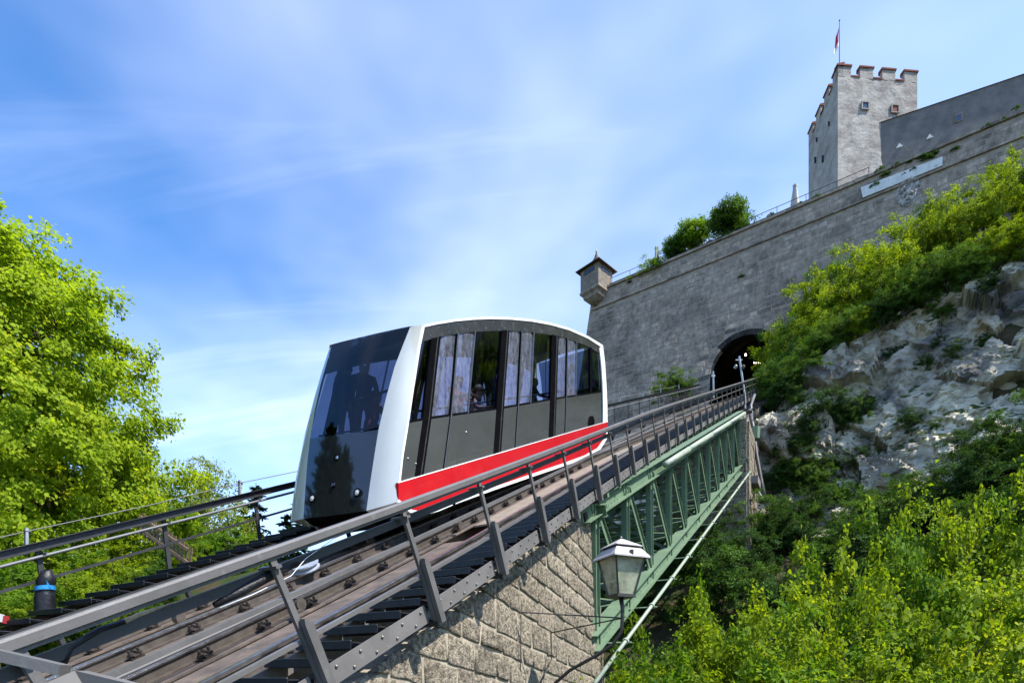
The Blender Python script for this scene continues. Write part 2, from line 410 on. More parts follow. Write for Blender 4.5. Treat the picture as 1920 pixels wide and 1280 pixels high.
# ------------------------------------------------------------------ mesh helpers
class MB:
    def __init__(self):
        self.v, self.f, self.m = [], [], []

    def add(self, vs_, fs, mi=0):
        o = len(self.v)
        self.v += [Vector(x) for x in vs_]
        self.f += [tuple(i + o for i in f) for f in fs]
        self.m += [mi] * len(fs)
        return self

    def frame(self, c, ax, ay, az, hx, hy, hz, mi=0):           # box with its own axes and half sizes
        c, ax, ay, az = Vector(c), Vector(ax) * hx, Vector(ay) * hy, Vector(az) * hz
        vs_ = [c + ax * i + ay * j + az * k for k in (-1, 1) for j in (-1, 1) for i in (-1, 1)]
        return self.add(vs_, [(0, 2, 3, 1), (4, 5, 7, 6), (0, 1, 5, 4), (2, 6, 7, 3), (0, 4, 6, 2), (1, 3, 7, 5)], mi)

    def box(self, x0, x1, y0, y1, z0, z1, mi=0):
        return self.frame(((x0 + x1) / 2, (y0 + y1) / 2, (z0 + z1) / 2), (1, 0, 0), (0, 1, 0), (0, 0, 1), (x1 - x0) / 2, (y1 - y0) / 2, (z1 - z0) / 2, mi)

    def bar(self, p, q, w, h, up=(0, 0, 1), mi=0):               # rectangular bar from p to q: w across, h along up
        p, q = Vector(p), Vector(q)
        d = (q - p); L = d.length; d.normalize()
        up = Vector(up); x = d.cross(up)
        if x.length < 1e-4: x = d.cross(Vector((1, 0, 0)))
        x.normalize(); z = x.cross(d)
        return self.frame((p + q) / 2, d, x, z, L / 2, w / 2, h / 2, mi)

    def tube(self, pts, r, seg=8, mi=0, cap=True):
        pts = [Vector(p) for p in pts]
        rs = r if isinstance(r, (list, tuple)) else [r] * len(pts)
        rings = []
        prev = None
        for i, p in enumerate(pts):
            d = (pts[min(i + 1, len(pts) - 1)] - pts[max(i - 1, 0)]).normalized()
            if prev is None:
                x = d.cross(Vector((0, 0, 1)))
                if x.length < 1e-3: x = d.cross(Vector((1, 0, 0)))
            else:
                x = prev - d * prev.dot(d)
            x.normalize(); prev = x
            y = d.cross(x)
            rings.append([p + (x * math.cos(2 * math.pi * k / seg) + y * math.sin(2 * math.pi * k / seg)) * rs[i] for k in range(seg)])
        vs_ = [v for r_ in rings for v in r_]
        fs = [(i * seg + k, i * seg + (k + 1) % seg, (i + 1) * seg + (k + 1) % seg, (i + 1) * seg + k) for i in range(len(pts) - 1) for k in range(seg)]
        if cap:
            fs += [tuple(range(seg - 1, -1, -1)), tuple((len(pts) - 1) * seg + k for k in range(seg))]
        return self.add(vs_, fs, mi)

    def sweep(self, sec, path, mi=0):                           # closed section (ds, dn) carried along a path of (t, s, n)
        k = len(sec)
        vs_ = [P(t, s + a, n + b) for (t, s, n) in path for (a, b) in sec]
        fs = [(i * k + j, i * k + (j + 1) % k, (i + 1) * k + (j + 1) % k, (i + 1) * k + j) for i in range(len(path) - 1) for j in range(k)]
        fs += [tuple(range(k - 1, -1, -1)), tuple((len(path) - 1) * k + j for j in range(k))]
        return self.add(vs_, fs, mi)

    def prism(self, poly, d, mi=0):                             # polygon of points pushed by d
        k = len(poly); d = Vector(d)
        vs_ = [Vector(p) for p in poly] + [Vector(p) + d for p in poly]
        fs = [tuple(range(k - 1, -1, -1)), tuple(range(k, 2 * k))] + [(j, (j + 1) % k, k + (j + 1) % k, k + j) for j in range(k)]
        return self.add(vs_, fs, mi)

    def loft(self, rows, mi=0):                                 # grid of points
        k = len(rows[0])
        return self.add([p for r in rows for p in r], [(i * k + j, i * k + j + 1, (i + 1) * k + j + 1, (i + 1) * k + j) for i in range(len(rows) - 1) for j in range(k - 1)], mi)

    def lathe(self, c, prof, seg=12, axis=(0, 0, 1), mi=0):
        c, az = Vector(c), Vector(axis).normalized()
        ax = az.orthogonal().normalized(); ay = az.cross(ax)
        vs_ = [c + az * h + (ax * math.cos(2 * math.pi * k / seg) + ay * math.sin(2 * math.pi * k / seg)) * r for (r, h) in prof for k in range(seg)]
        fs = [(i * seg + k, i * seg + (k + 1) % seg, (i + 1) * seg + (k + 1) % seg, (i + 1) * seg + k) for i in range(len(prof) - 1) for k in range(seg)]
        fs += [tuple(range(seg - 1, -1, -1)), tuple((len(prof) - 1) * seg + k for k in range(seg))]
        return self.add(vs_, fs, mi)

    def mesh(self, name, mats, org=(0, 0, 0), smooth=False, recalc=True):
        org = Vector(org)
        me = bpy.data.meshes.new(name)
        me.from_pydata([tuple(v - org) for v in self.v], [], self.f)
        if isinstance(mats, str): mats = [mats]
        for m_ in mats: me.materials.append(MATS[m_])
        if len(mats) > 1: me.polygons.foreach_set('material_index', self.m)
        if recalc:
            b = bmesh.new(); b.from_mesh(me); bmesh.ops.recalc_face_normals(b, faces=b.faces); b.to_mesh(me); b.free()
        if smooth: me.polygons.foreach_set('use_smooth', [True] * len(me.polygons))
        me.update()
        return me

    def build(self, name, mats, parent=None, org=None, smooth=False, recalc=True):
        if org is None: org = world_of(parent) if parent else Vector((0, 0, 0))
        me = self.mesh(name, mats, org, smooth, recalc)
        return link(name, me, parent, org)


WORLD_LOC = {}


def world_of(o):
    return WORLD_LOC.get(o.name, Vector((0, 0, 0)))


def link(name, me, parent=None, org=(0, 0, 0), mw=None):
    o = bpy.data.objects.new(name, me)
    COL.objects.link(o)
    org = Vector(org)
    if parent:
        o.parent = parent
        o.location = org - world_of(parent)
    else:
        o.location = org
    WORLD_LOC[o.name] = org
    return o


def place(name, me, parent, mw):                                 # shared mesh at a world matrix, under an unrotated parent
    o = bpy.data.objects.new(name, me)
    COL.objects.link(o)
    WORLD_LOC[o.name] = mw.to_translation()
    if parent:
        o.parent = parent
        mw = Matrix.Translation(-world_of(parent)) @ mw
    o.matrix_local = mw
    return o


def tag(o, label=None, cat=None, group=None, kind=None):
    if label: o['label'] = label
    if cat: o['category'] = cat
    if group: o['group'] = group
    if kind: o['kind'] = kind
    return o


def thing(name, loc, label, cat, group=None):
    o = bpy.data.objects.new(name, None)
    o.empty_display_size = .2
    COL.objects.link(o)
    o.location = loc
    WORLD_LOC[o.name] = Vector(loc)
    return tag(o, label, cat, group)


def frange(a, b, st):
    k = max(1, int(round((b - a) / st)))
    return [a + (b - a) * i / k for i in range(k + 1)]

# ------------------------------------------------------------------ ground, hillside, cliff
def lerp_pts(x, pts):
    if x <= pts[0][0]: return pts[0][1]
    for (x0, y0), (x1, y1) in zip(pts, pts[1:]):
        if x <= x1: return y0 + (y1 - y0) * (x - x0) / (x1 - x0)
    return pts[-1][1]


ZB = [(-16, 16), (-4, 19.4), (3, 20.0), (6, 22.5), (15, 28.0), (30, 33), (60, 36)]       # foot of the fortress wall
ZC = [(-16, 11), (-4, 14.8), (4.2, 15.3), (7, 18.2), (10, 19.0), (16, 20.3), (30, 23), (60, 23)]     # crest of the cliff
ZK = [(-16, 5), (-2, 8.3), (4, 8.8), (9, 8.2), (14, 10.5), (20, 12), (60, 12)]               # foot of the cliff
BC = [(-16, 11), (3, 10.8), (7, 9.6), (60, 9.4)]


def track_z(th, n=-1.25):
    t = (th + n * ST) / CT
    return t * ST + n * CT


def ground(x, y):
    a, b = ab(x, y)
    p = Vector((x, y, 0))
    th, s = p.dot(UH), p.dot(S)
    zb, zc_, zk, bc = lerp_pts(a, ZB), lerp_pts(a, ZC), lerp_pts(a, ZK), lerp_pts(a, BC)
    if b < 0: h1 = zb
    elif b < bc: h1 = zb + (zc_ - zb) * (b / bc) ** 1.15
    elif b < bc + 3.0: h1 = zc_ + (zk - zc_) * (b - bc) / 3.0
    else: h1 = zk - (b - bc - 3.0) * .78
    h1 = max(h1, -9)
    # bank to the left of the track
    bank = track_z(min(th, 11), -1.25) - .45
    bank -= .10 * max(0, -10.3 - s) + 1.3 * max(0, s + 9.3) + .9 * max(0, th - 13)
    bank = max(bank, -9)
    # slope to the right of the camera, falling into the gully
    right = -2.6 - .35 * max(0, th - 5) - 2.0 * max(0, -1.0 - s) + .05 * max(0, s)
    right = max(right, -9)
    return max(h1, bank, right)


mb = MB()
gx, gy = np.arange(-60, 75.1, 1.0), np.arange(-14, 56.1, 1.0)
rows = []
for yy in gy:
    row = []
    for xx in gx:
        a, b = ab(xx, yy)
        z = ground(xx, yy) + .22 * noise.noise(Vector((xx * .5, yy * .5, 3))) + .1 * noise.noise(Vector((xx * 1.3, yy * 1.3, 1)))
        row.append(Vector((xx, yy, z - (2.9 if 7.0 < b < 15.5 and a > -6 else 1.2 if 5 < b <= 7.0 and a > -6 else 0))))
    rows.append(row)
mb.loft(rows)
tag(mb.build('hillside', 'soil', smooth=True), kind='structure')
mb = MB(); mb.box(-3000, 3000, -3000, 3000, -14, -9.4)
tag(mb.build('ground', 'soil'), kind='structure')

# the cliff: a sheet from crest to foot, broken up by ledges and facets
random.seed(4)
mb = MB(); rows = []
for v in np.linspace(-.32, 1.12, 170):
    row = []
    for a in np.linspace(-9, 30, 360):
        zb, zc_, zk, bc = lerp_pts(a, ZB), lerp_pts(a, ZC), lerp_pts(a, ZK), lerp_pts(a, BC)
        vv = min(max(v, 0), 1)
        if v < 0:
            b = bc + v * 8; z = zc_ + (zb - zc_) * (-v * 8 / bc)
        elif v > 1:
            b = bc + 3.2 + (v - 1) * 14; z = zk - (v - 1) * 11
        else:
            b = bc + 3.2 * vv ** 1.15; z = zc_ + (zk - zc_) * vv
        q = WP(a, b, z)
        big = noise.fractal(q * .22 + Vector((3, 1, 7)), 1.0, 2.1, 4)
        # blocky facets: every cell is a tilted plane of its own, so blocks end in sharp steps
        def facet(scale, sz, amp, tilt, seed_):
            qq = Vector((q.x * scale + .35 * q.z * scale, q.y * scale, q.z * scale * sz)) + Vector((seed_, 2.3, 4.1))
            qq += noise.noise_vector(qq * 1.3) * .22
            c_ = noise.voronoi(qq)[1][0]
            g_ = noise.noise_vector(c_ * 7.7 + Vector((seed_, 0, 0)))
            return amp * noise.cell(c_ * 3.3 + Vector((.5, .5, seed_))) + tilt * (qq - c_).dot(g_)
        fine = noise.fractal(q * 2.2, .9, 2.2, 4)
        dd = 1.1 * big + facet(.36, .8, .55, .85, 1.7) + facet(.95, .9, .22, .38, 5.1) + facet(2.2, 1.1, .08, .17, 9.4) - .35 + .07 * fine
        w = 1.0 if -.1 < v < 1.05 else .25
        # keep clear of the track corridor
        th_, s_ = q.dot(UH), q.dot(S)
        lim = sm(-6.5, -2.4, s_)
        dd = dd * w * (.25 + .75 * lim)
        q = q + NW * dd + Vector((0, 0, .35 * dd * (1 - vv)))
        row.append(q)
    rows.append(row)
mb.loft(rows)
cl_o = tag(mb.build('cliff', 'cliff_rock', smooth=False), kind='structure')
CLIFF_PTS = [p for r in rows for p in r]

# ------------------------------------------------------------------ fortress wall
ZTOP = 34.6
TUN_A, TUN_R, TUN_SP, TUN_B = -0.1, 2.3, 23.75, 19.8          # tunnel centre, radius, springing, foot


def wb(z):                                                    # batter of the wall face
    return (28 - z) / 9.0


def WF(a, z, out=0.0):
    return WP(a, wb(z) + out, z)


AL, AR = -13.2, 30.0
fort = thing('fortress_wall', WP(0, 0, 19), 'massive battered grey stone fortress wall with tunnel mouth above the track', 'wall')


def arch_z(a):
    d = abs(a - TUN_A)
    return TUN_SP + math.sqrt(max(0, TUN_R ** 2 - d * d)) if d < TUN_R else None


mb = MB()
zb_ = 8.0


def al_(z): return AL - (ZTOP - z) / 9.5                       # left arris also battered


def strip(a0, a1, za, zb2):                                    # one column of the backing
    mb.add([WF(a0, za[0]), WF(a1, zb2[0]), WF(a1, zb2[1]), WF(a0, za[1])], [(0, 1, 2, 3)])


mb.add([WF(al_(zb_), zb_), WF(TUN_A - TUN_R, zb_), WF(TUN_A - TUN_R, ZTOP), WF(AL, ZTOP)], [(0, 1, 2, 3)])
xs = [TUN_A + TUN_R * math.cos(math.pi - math.pi * i / 20) for i in range(21)]
for a0, a1 in zip(xs, xs[1:]):
    strip(a0, a1, (arch_z(a0) or TUN_SP, ZTOP), (arch_z(a1) or TUN_SP, ZTOP))
strip(TUN_A + TUN_R, AR, (zb_, ZTOP), (zb_, ZTOP))
mb.add([WF(TUN_A - TUN_R, zb_), WF(TUN_A + TUN_R, zb_), WF(TUN_A + TUN_R, TUN_B), WF(TUN_A - TUN_R, TUN_B)], [(0, 1, 2, 3)])
# left return face, top and back
bl, tl_ = WF(al_(zb_), zb_), WF(AL, ZTOP)
mb.add([bl, tl_, WP(AL + 2.0, -22, ZTOP), WP(al_(zb_) + 2.0, -22, zb_)], [(0, 1, 2, 3)])
mb.add([WF(AL, ZTOP), WF(AR, ZTOP), WP(AR, wb(ZTOP) - 1.0, ZTOP), WP(AL, wb(ZTOP) - 1.0, ZTOP)], [(0, 1, 2, 3)])
mb.build('wall_core', 'fort_mortar', fort)
# coping and string course
mb = MB()
for a0, a1 in zip(frange(AL - .05, AR, 2.3), frange(AL - .05, AR, 2.3)[1:]):
    mb.frame(WF((a0 + a1) / 2, ZTOP + .06, -.35), DW, NW, (0, 0, 1), (a1 - a0) / 2 - .012, .5, .09 + .01 * random.random())
mb.build('coping', 'fort_stone', fort)
mb = MB()
for a0, a1 in zip(frange(AL + .1, AR, 1.7), frange(AL + .1, AR, 1.7)[1:]):
    mb.frame(WF((a0 + a1) / 2, ZTOP - 1.55, .03), DW, NW, (0, 0, 1), (a1 - a0) / 2 - .01, .10, .06)
mb.build('string_course', 'fort_stone', fort)
# stones
rng = random.Random(11)
unit = MB()
unit.add([(-.5, 0, -.5), (.5, 0, -.5), (.5, 0, .5), (-.5, 0, .5), (-.46, -1, -.42), (.46, -1, -.42), (.46, -1, .42), (-.46, -1, .42)],
         [(4, 5, 6, 7), (0, 1, 5, 4), (1, 2, 6, 5), (2, 3, 7, 6), (3, 0, 4, 7)])
stone_me = unit.mesh('stone', 'fort_stone')
PLQ = [on for on in ((4.9, 10.6),)][0]
stones = []
z = 17.0
while z < ZTOP - .5:
    h = rng.uniform(.30, .42)
    a = al_(z) + rng.uniform(.15, .5)
    while a < 17.5:
        L = rng.uniform(.45, 1.0)
        am, zm = a + L / 2, z + h / 2
        az_ = max((arch_z(q) or -9) for q in (a, am, a + L))
        inside = (abs(am - TUN_A) < TUN_R + L / 2 and zm < max(az_ + .45, TUN_SP))
        if abs(zm - (ZTOP - 1.55)) < .2: inside = True
        if not inside and zm > lerp_pts(am, ZB) - 1.2:
            stones.append((am, zm, L, h, rng.uniform(.006, .034)))
        a += L + .02
    z += h + .018


def stone_mat(am, zm, L, h, pr):
    xa = DW; ya = -NW; za = (WF(am, zm + .5) - WF(am, zm - .5)).normalized()
    c = WF(am, zm, -.004)
    M = Matrix(((xa.x * (L - .02), ya.x * pr, za.x * (h - .018), c.x), (xa.y * (L - .02), ya.y * pr, za.y * (h - .018), c.y), (0, 0, za.z * (h - .018), c.z), (0, 0, 0, 1)))
    return M


vis = sorted((s_ for s_ in stones if -12 < s_[0] < 6.5 and s_[1] > 21.5 + max(0, s_[0] - 2) * 1.6), key=lambda s_: (WF(s_[0], s_[1]).length) / (s_[2] * s_[3]) ** .5)
single = set(vis[:300])
soot_me = unit.mesh('stone', 'fort_soot')


def sooty(st):                                                   # smoke stain above and left of the tunnel mouth
    d_ = math.hypot(st[0] - TUN_A, max(0, st[1] - TUN_SP)) - TUN_R
    e_ = d_ + (.5 if st[0] > TUN_A else 0) + .8 * noise.noise(Vector((st[0] * .8, st[1] * .8, 2)))
    return e_ < .8 or (abs(st[0] + 2.8) < 1.1 and abs(st[1] - 27.6) < .9 and noise.noise(Vector((st[0], st[1] * 1.5, 9))) > .25)


for st in vis[:300]:
    place('stone', soot_me if sooty(st) else stone_me, fort, stone_mat(*st))
mb = MB()
uv = [Vector(v.co) for v in stone_me.vertices]; uf = [tuple(p.vertices) for p in stone_me.polygons]
for st in stones:
    if st in single: continue
    M = stone_mat(*st)
    mb.add([M @ v for v in uv], uf, 1 if sooty(st) else 0)
tag(mb.build('stonework', ['fort_stone', 'fort_soot'], fort, recalc=False), kind='stuff')
# left return stones
mb = MB(); rr = random.Random(3)
z = 17.0
ret0 = WP(al_(25) , wb(25), 25)
while z < ZTOP - .3:
    h = rr.uniform(.3, .42); q = 0.05
    while q < 8:
        L = rr.uniform(.5, 1.0)
        k = (q + L / 2) / (22 + wb(z))
        zm = z + h / 2
        p0 = WF(al_(zm), zm); p1 = WP(al_(zm) + 2.0, -22, zm)
        d = (p1 - p0).normalized(); c = p0 + d * (q + L / 2)
        nn = Vector((-d.y, d.x, 0))
        if nn.dot(-DW) < 0: nn = -nn
        mb.frame(c, d, nn, (0, 0, 1), L / 2 - .012, rr.uniform(.015, .04), h / 2 - .01)
        q += L + .02
    z += h + .018
tag(mb.build('side_stonework', 'fort_stone', fort), kind='stuff')
# tunnel ring stones, bore, floor
k = 15
for i in range(k):
    a0, a1 = math.pi - math.pi * (i + .03) / k, math.pi - math.pi * (i + .97) / k
    ri, ro = TUN_R - .02, TUN_R + .42
    pts = [(ri, a0), (ro, a0), (ro, a1), (ri, a1)]
    m_ = MB(); m_.prism([WF(TUN_A + r * math.cos(q), TUN_SP + r * math.sin(q), .05 + .02 * rng.random()) for r, q in pts], -NW * .5)
    m_.build('arch_stone', 'soot' if 3 < i < 14 else 'fort_stone', fort)
mb = MB(); rows = []
for dpt in (-.05, 6, 14, 24):
    row = []
    for q in [(-TUN_R, TUN_B - .5)] + [(TUN_R * math.cos(math.pi - math.pi * i / 16), TUN_SP - TUN_B + TUN_R * math.sin(math.pi * i / 16) + TUN_B) for i in range(17)] + [(TUN_R, TUN_B - .5)]:
        pt = WF(TUN_A + q[0], q[1], -.02) + UH * dpt * 1.0 + Vector((0, 0, dpt * .44))
        row.append(pt)
    rows.append(row)
mb.loft(rows)
mb.add(rows[-1], [tuple(range(len(rows[-1])))])
mb.build('tunnel_lining', 'soot', fort, recalc=False)
mb = MB()
mb.loft([[WF(TUN_A - TUN_R, TUN_B - .35, 0) + UH * d + Vector((0, 0, d * .44)), WF(TUN_A + TUN_R, TUN_B - .35, 0) + UH * d + Vector((0, 0, d * .44))] for d in (-.1, 24)])
mb.build('tunnel_floor', 'soot', fort)
for (x, y, d, r) in ((1398, 665, 6.0, .09), (1394, 640, 9, .05), (1414, 680, 12, .05), (1418, 680, 12, .05), (1422, 680, 12, .05), (1426, 680, 12, .05)):
    Y = 45 + d
    c = ray(x, y) * Y
    m_ = MB(); m_.lathe(c - Vector((0, 0, r)), [(r * .3, 0), (r, r * .5), (r, r * 1.4), (r * .3, r * 2)], 8)
    lo = thing('tunnel_lamp', c, 'small lit lamp inside the dark tunnel', 'lamp', 'lamps glowing in the tunnel')
    m_.build('bulb', 'tunnel_light', lo)
    m_ = MB(); m_.lathe(c + Vector((0, 0, r)), [(r * 1.2, 0), (r * 1.2, r * .4), (r * .4, r * .7)], 8)
    m_.build('housing', 'lamp_black', lo)

# marble band with the relief below
p0, p1 = None, None


def on_wall(x, y, out=0.0):
    r = ray(x, y)
    # plane: (p - WF(0,28)) . n = 0 with n leaning back
    o = WF(0, 28, out); e1 = DW; e2 = (WF(0, 29) - WF(0, 28)).normalized()
    n = e1.cross(e2)
    return r * (o.dot(n) / r.dot(n))


plq = thing('marble_tablet', on_wall(1690, 345), 'long white marble inscription tablet set high in the grey fortress wall', 'tablet')
xs = np.linspace(0, 1, 7)
for i in range(6):
    q = [(1614 + 154 * xs[i], 353 - 58 * xs[i]), (1614 + 154 * xs[i + 1], 353 - 58 * xs[i + 1]), (1618 + 149 * xs[i + 1], 372 - 60 * xs[i + 1]), (1618 + 149 * xs[i], 372 - 60 * xs[i])]
    g_ = .4
    poly = [on_wall(x, y, .02) for x, y in q]
    poly[1] = poly[1].lerp(poly[0], .008); poly[2] = poly[2].lerp(poly[3], .008)
    m_ = MB(); m_.prism(poly, NW * .09); m_.build('slab', 'marble', plq)
rel = thing('stone_relief', on_wall(1703, 362), 'weathered oval coat of arms relief below the marble tablet', 'relief')
c = on_wall(1703, 360, .03)
e2 = (WF(0, 29) - WF(0, 28)).normalized()
m_ = MB()
ring = []
for k_ in range(24):
    q = 2 * math.pi * k_ / 24
    ring.append([c + DW * math.cos(q) * .62 * f_ + e2 * math.sin(q) * .95 * f_ + NW * o_ for f_, o_ in ((1.08, 0), (1.06, .04), (.97, .05), (.92, .01))])
m_.loft(ring + [ring[0]]); m_.build('surround', 'relief_stone', rel, smooth=True)
m_ = MB(); rows = []
for i in range(9):
    row = []
    for k_ in range(25):
        q = 2 * math.pi * k_ / 24; f_ = .92 * (1 - i / 8)
        px_, pz_ = math.cos(q) * .62 * f_, math.sin(q) * .95 * f_
        bulge = .16 * (1 - f_) + .14 * noise.noise(Vector((px_ * 6, pz_ * 6, 1.5))) * min(1, 4 * (1 - f_)) + .07 * noise.noise(Vector((px_ * 14, pz_ * 14, 4)))
        row.append(c + DW * px_ + e2 * pz_ + NW * (.02 + bulge))
    rows.append(row)
m_.loft(rows); m_.build('shield', 'relief_stone', rel)
m_ = MB()                                                        # crown band over the shield
for k_ in range(7):
    q = math.radians(35 + 110 * k_ / 6)
    m_.lathe(c + DW * math.cos(q) * .42 + e2 * (math.sin(q) * .45 + .38) + NW * .1, [(.02, -.1), (.085, -.04), (.085, .06), (.02, .14)], 6, e2)
m_.build('crown', 'relief_stone', rel)

# terrace behind the wall and its railing
mb = MB()
mb.add([WP(AL + .4, wb(ZTOP) - .9, ZTOP - .6), WP(60, wb(ZTOP) - .9, ZTOP - .6), WP(60, -60, ZTOP - .6), WP(AL + 2, -60, ZTOP - .6)], [(0, 1, 2, 3)])
tag(mb.build('terrace', 'concrete'), kind='structure')
rl = thing('terrace_railing', WP(-6, wb(ZTOP) - .3, ZTOP + .1), 'thin metal railing along the top edge of the fortress wall', 'railing')
for zz in (.5, .95):
    m_ = MB(); m_.tube([WP(AL + 1.5, wb(ZTOP) - .3, ZTOP + zz), WP(8, wb(ZTOP) - .3, ZTOP + zz)], .022, 6); m_.build('rail', 'dark_paint', rl)
for a in frange(AL + 1.5, 8, 1.9):
    m_ = MB(); m_.tube([WP(a, wb(ZTOP) - .3, ZTOP - .02), WP(a, wb(ZTOP) - .3, ZTOP + .97)], .022, 6); m_.build('post', 'dark_paint', rl)
# closed parasols
for (x, y0, y1, w, lab) in ((1230, 462, 486, 7, 'closed grey parasol on the terrace beside the corner turret'), (1296, 435, 459, 8, 'closed pale parasol in front of the small terrace trees'),
                            (1366, 406, 431, 10, 'closed pale parasol beside the tallest terrace tree'), (1491, 347, 377, 17, 'wide closed parasol on the terrace below the tower')):
    r = ray(x, y1); k_ = (WP(0, wb(ZTOP) - .9, 0).dot(NW)) / r.dot(NW)
    base = r * k_; base.z = ZTOP - .6
    top = ray(x, y0).z * base.y
    hgt = top - base.z; wd = w * base.y / F / 2
    t_ = thing('parasol', base, lab, 'parasol', 'closed parasols along the terrace')
    m_ = MB(); m_.tube([base, base + Vector((0, 0, hgt * .98))], .03, 6); m_.build('pole', 'pole_grey', t_)
    m_ = MB(); m_.lathe(base, [(.3, 0), (.3, .06), (.06, .1)], 10); m_.build('base', 'concrete', t_)
    rows = []
    for f_, rr_ in ((.36, .9), (.38, 1.0), (.6, .82), (.8, .55), (.93, .42), (.95, .5), (1.0, .45), (1.0, .02)):
        rows.append([base + Vector((math.cos(q) * wd * rr_ * (1 + .16 * math.cos(4 * q)), math.sin(q) * wd * rr_ * (1 + .16 * math.cos(4 * q)), hgt * f_)) for q in [2 * math.pi * j / 16 for j in range(17)]])
    m_ = MB(); m_.loft(rows); m_.build('canopy', 'parasol_cloth', t_)

# ------------------------------------------------------------------ corner turret
tc_ = WF(AL + .15, ZTOP - 1.4, .25); tc_ = Vector((tc_.x + .42, tc_.y, 0))
TD = tc_.y
zE = (HZ - 512) / F * TD
bart = thing('corner_turret', Vector((tc_.x, tc_.y, zE - 2.2)), 'small square lookout turret with pointed tent roof on the wall corner', 'turret')
q0 = math.atan2(-tc_.y, -tc_.x) + .12
hw = 1.40                                                       # half diagonal


def tq(f_, z, k): return Vector((tc_.x + math.cos(q0 + k * math.pi / 2) * hw * f_, tc_.y + math.sin(q0 + k * math.pi / 2) * hw * f_, z))


z0, z1 = zE - 1.85, zE + .25
zF = zE + .35
m_ = MB(); m_.prism([tq(1, z0, k) for k in range(4)], (0, 0, zF - z0)); m_.build('wall', 'turret_plaster', bart)
m_ = MB(); rows = [[tq(f_, z_, k) for k in (0, 1, 2, 3, 0)] for f_, z_ in ((1.06, z0 + .05), (1.06, z0 - .12), (.85, z0 - .3), (.8, z0 - .55), (.45, z0 - .85), (.1, z0 - 1.0))]
m_.loft(rows); m_.build('corbel', 'fort_stone', bart)
m_ = MB(); rows = [[tq(f_, z_, k) for k in (0, 1, 2, 3, 0)] for f_, z_ in ((1.15, zF - .20), (1.33, zF - .28), (1.33, zF - .22), (1.0, zF - .02), (.6, zF + .26), (.28, zF + .68), (.13, zF + 1.05), (.02, zF + 1.5))]
m_.loft(rows); ro = m_.build('roof', 'roof_shingle', bart)
m_ = MB(); m_.lathe((tc_.x, tc_.y, zF + 1.45), [(.05, 0), (.07, .12), (.02, .3)], 8); m_.build('finial', 'lamp_black', ro)
for k in (0, 3):
    pA, pB = tq(1.0, zF - .62, k), tq(1.0, zF - .62, k + 1)
    d = (pB - pA).normalized(); nn = Vector((d.y, -d.x, 0)); mid = (pA + pB) / 2
    m_ = MB(); m_.frame(mid + nn * .012, d, nn, (0, 0, 1), .56, .02, .17); w_ = m_.build('window_frame', 'lamp_black', bart)
    for sgn in (-1, 1):
        m_ = MB(); m_.frame(mid + nn * .03 + d * .27 * sgn, d, nn, (0, 0, 1), .245, .012, .13); m_.build('pane', 'pane_blue', w_)

# ------------------------------------------------------------------ keep tower
TZ = 66.0
A_, B_, C_ = ray(1571, 122) , ray(1516, 250), ray(1720, 135)
ka, kb, kc = [TZ / r.z for r in (A_, B_, C_)]
tA, tB, tC = [Vector((r.x * k, r.y * k, 0)) for r, k in ((A_, ka), (B_, kb), (C_, kc))]
tD = tB + tC - tA
tower = thing('keep_tower', Vector((tA.x, tA.y, ZTOP - .6)), 'tall square castle tower with battlements and mottled whitewashed plaster', 'tower')
zpar = TZ - 1.15
m_ = MB()
zbt = ZTOP - .6


def face_grid(p, q, z0, z1, nx, nz, amp):                        # slightly uneven plaster face
    rows = []
    d = (q - p).normalized(); nn = Vector((d.y, -d.x, 0))
    if nn.dot((p + q) / 2 - (tA + tD) / 2) < 0: nn = -nn
    for j in range(nz + 1):
        row = []
        for i in range(nx + 1):
            b_ = p.lerp(q, i / nx); z = z0 + (z1 - z0) * j / nz
            am = amp if 0 < i < nx else 0
            row.append(Vector((b_.x, b_.y, z)) + nn * am * noise.fractal(Vector((b_.x, b_.y, z)) * .9, 1, 2, 4))
        rows.append(row)
    return rows


for (p, q) in ((tA, tC), (tA, tB), (tB, tD), (tC, tD)):
    m_.loft(face_grid(p, q, zbt, zpar, 26, 70, .07))
m_.prism([tA + Vector((0, 0, zpar - .4)), tC + Vector((0, 0, zpar - .4)), tD + Vector((0, 0, zpar - .4)), tB + Vector((0, 0, zpar - .4))], (0, 0, .1))
m_.build('wall', 'tower_plaster', tower)


def merlons(p, q, widths):
    d = (q - p); L = d.length; d.normalize(); inn = ((tA + tD) / 2 - (p + q) / 2).normalized()
    n_ = 4; gap = L * .115; mw_ = (L - 3 * gap) / 4
    for i in range(n_):
        a0 = i * (mw_ + gap); c0 = p + d * (a0 + mw_ / 2) + inn * .3
        m_ = MB(); m_.frame(c0 + Vector((0, 0, zpar + .52)), d, inn, (0, 0, 1), mw_ / 2, .3, .54)
        mo = m_.build('merlon', 'tower_plaster', tower)
        m_ = MB(); cz = zpar + 1.06
        poly = [c0 - d * (mw_ / 2 + .1) - inn * .42 + Vector((0, 0, cz)), c0 - d * (mw_ / 2 + .1) - inn * .42 + Vector((0, 0, cz + .16)), c0 - d * (mw_ / 2 + .1) + inn * .42 + Vector((0, 0, cz + .40)), c0 - d * (mw_ / 2 + .1) + inn * .42 + Vector((0, 0, cz))]
        m_.prism(poly, d * (mw_ + .2)); m_.build('cap', 'brick_cap', mo)
        if i < 3:
            cg = p + d * (a0 + mw_ + gap / 2) + inn * .28
            m_ = MB(); m_.frame(cg + Vector((0, 0, zpar + .06)), d, inn, (0, 0, 1), gap / 2 - .01, .36, .07); m_.build('gap_cap', 'brick_cap', tower)


merlons(tA, tC, None)
merlons(tA, tB, None)


def face_pt(p, q, x, y):
    r = ray(x, y); d = (q - p); n = Vector((d.y, -d.x, 0))
    return r * (p.dot(n) / r.dot(n))


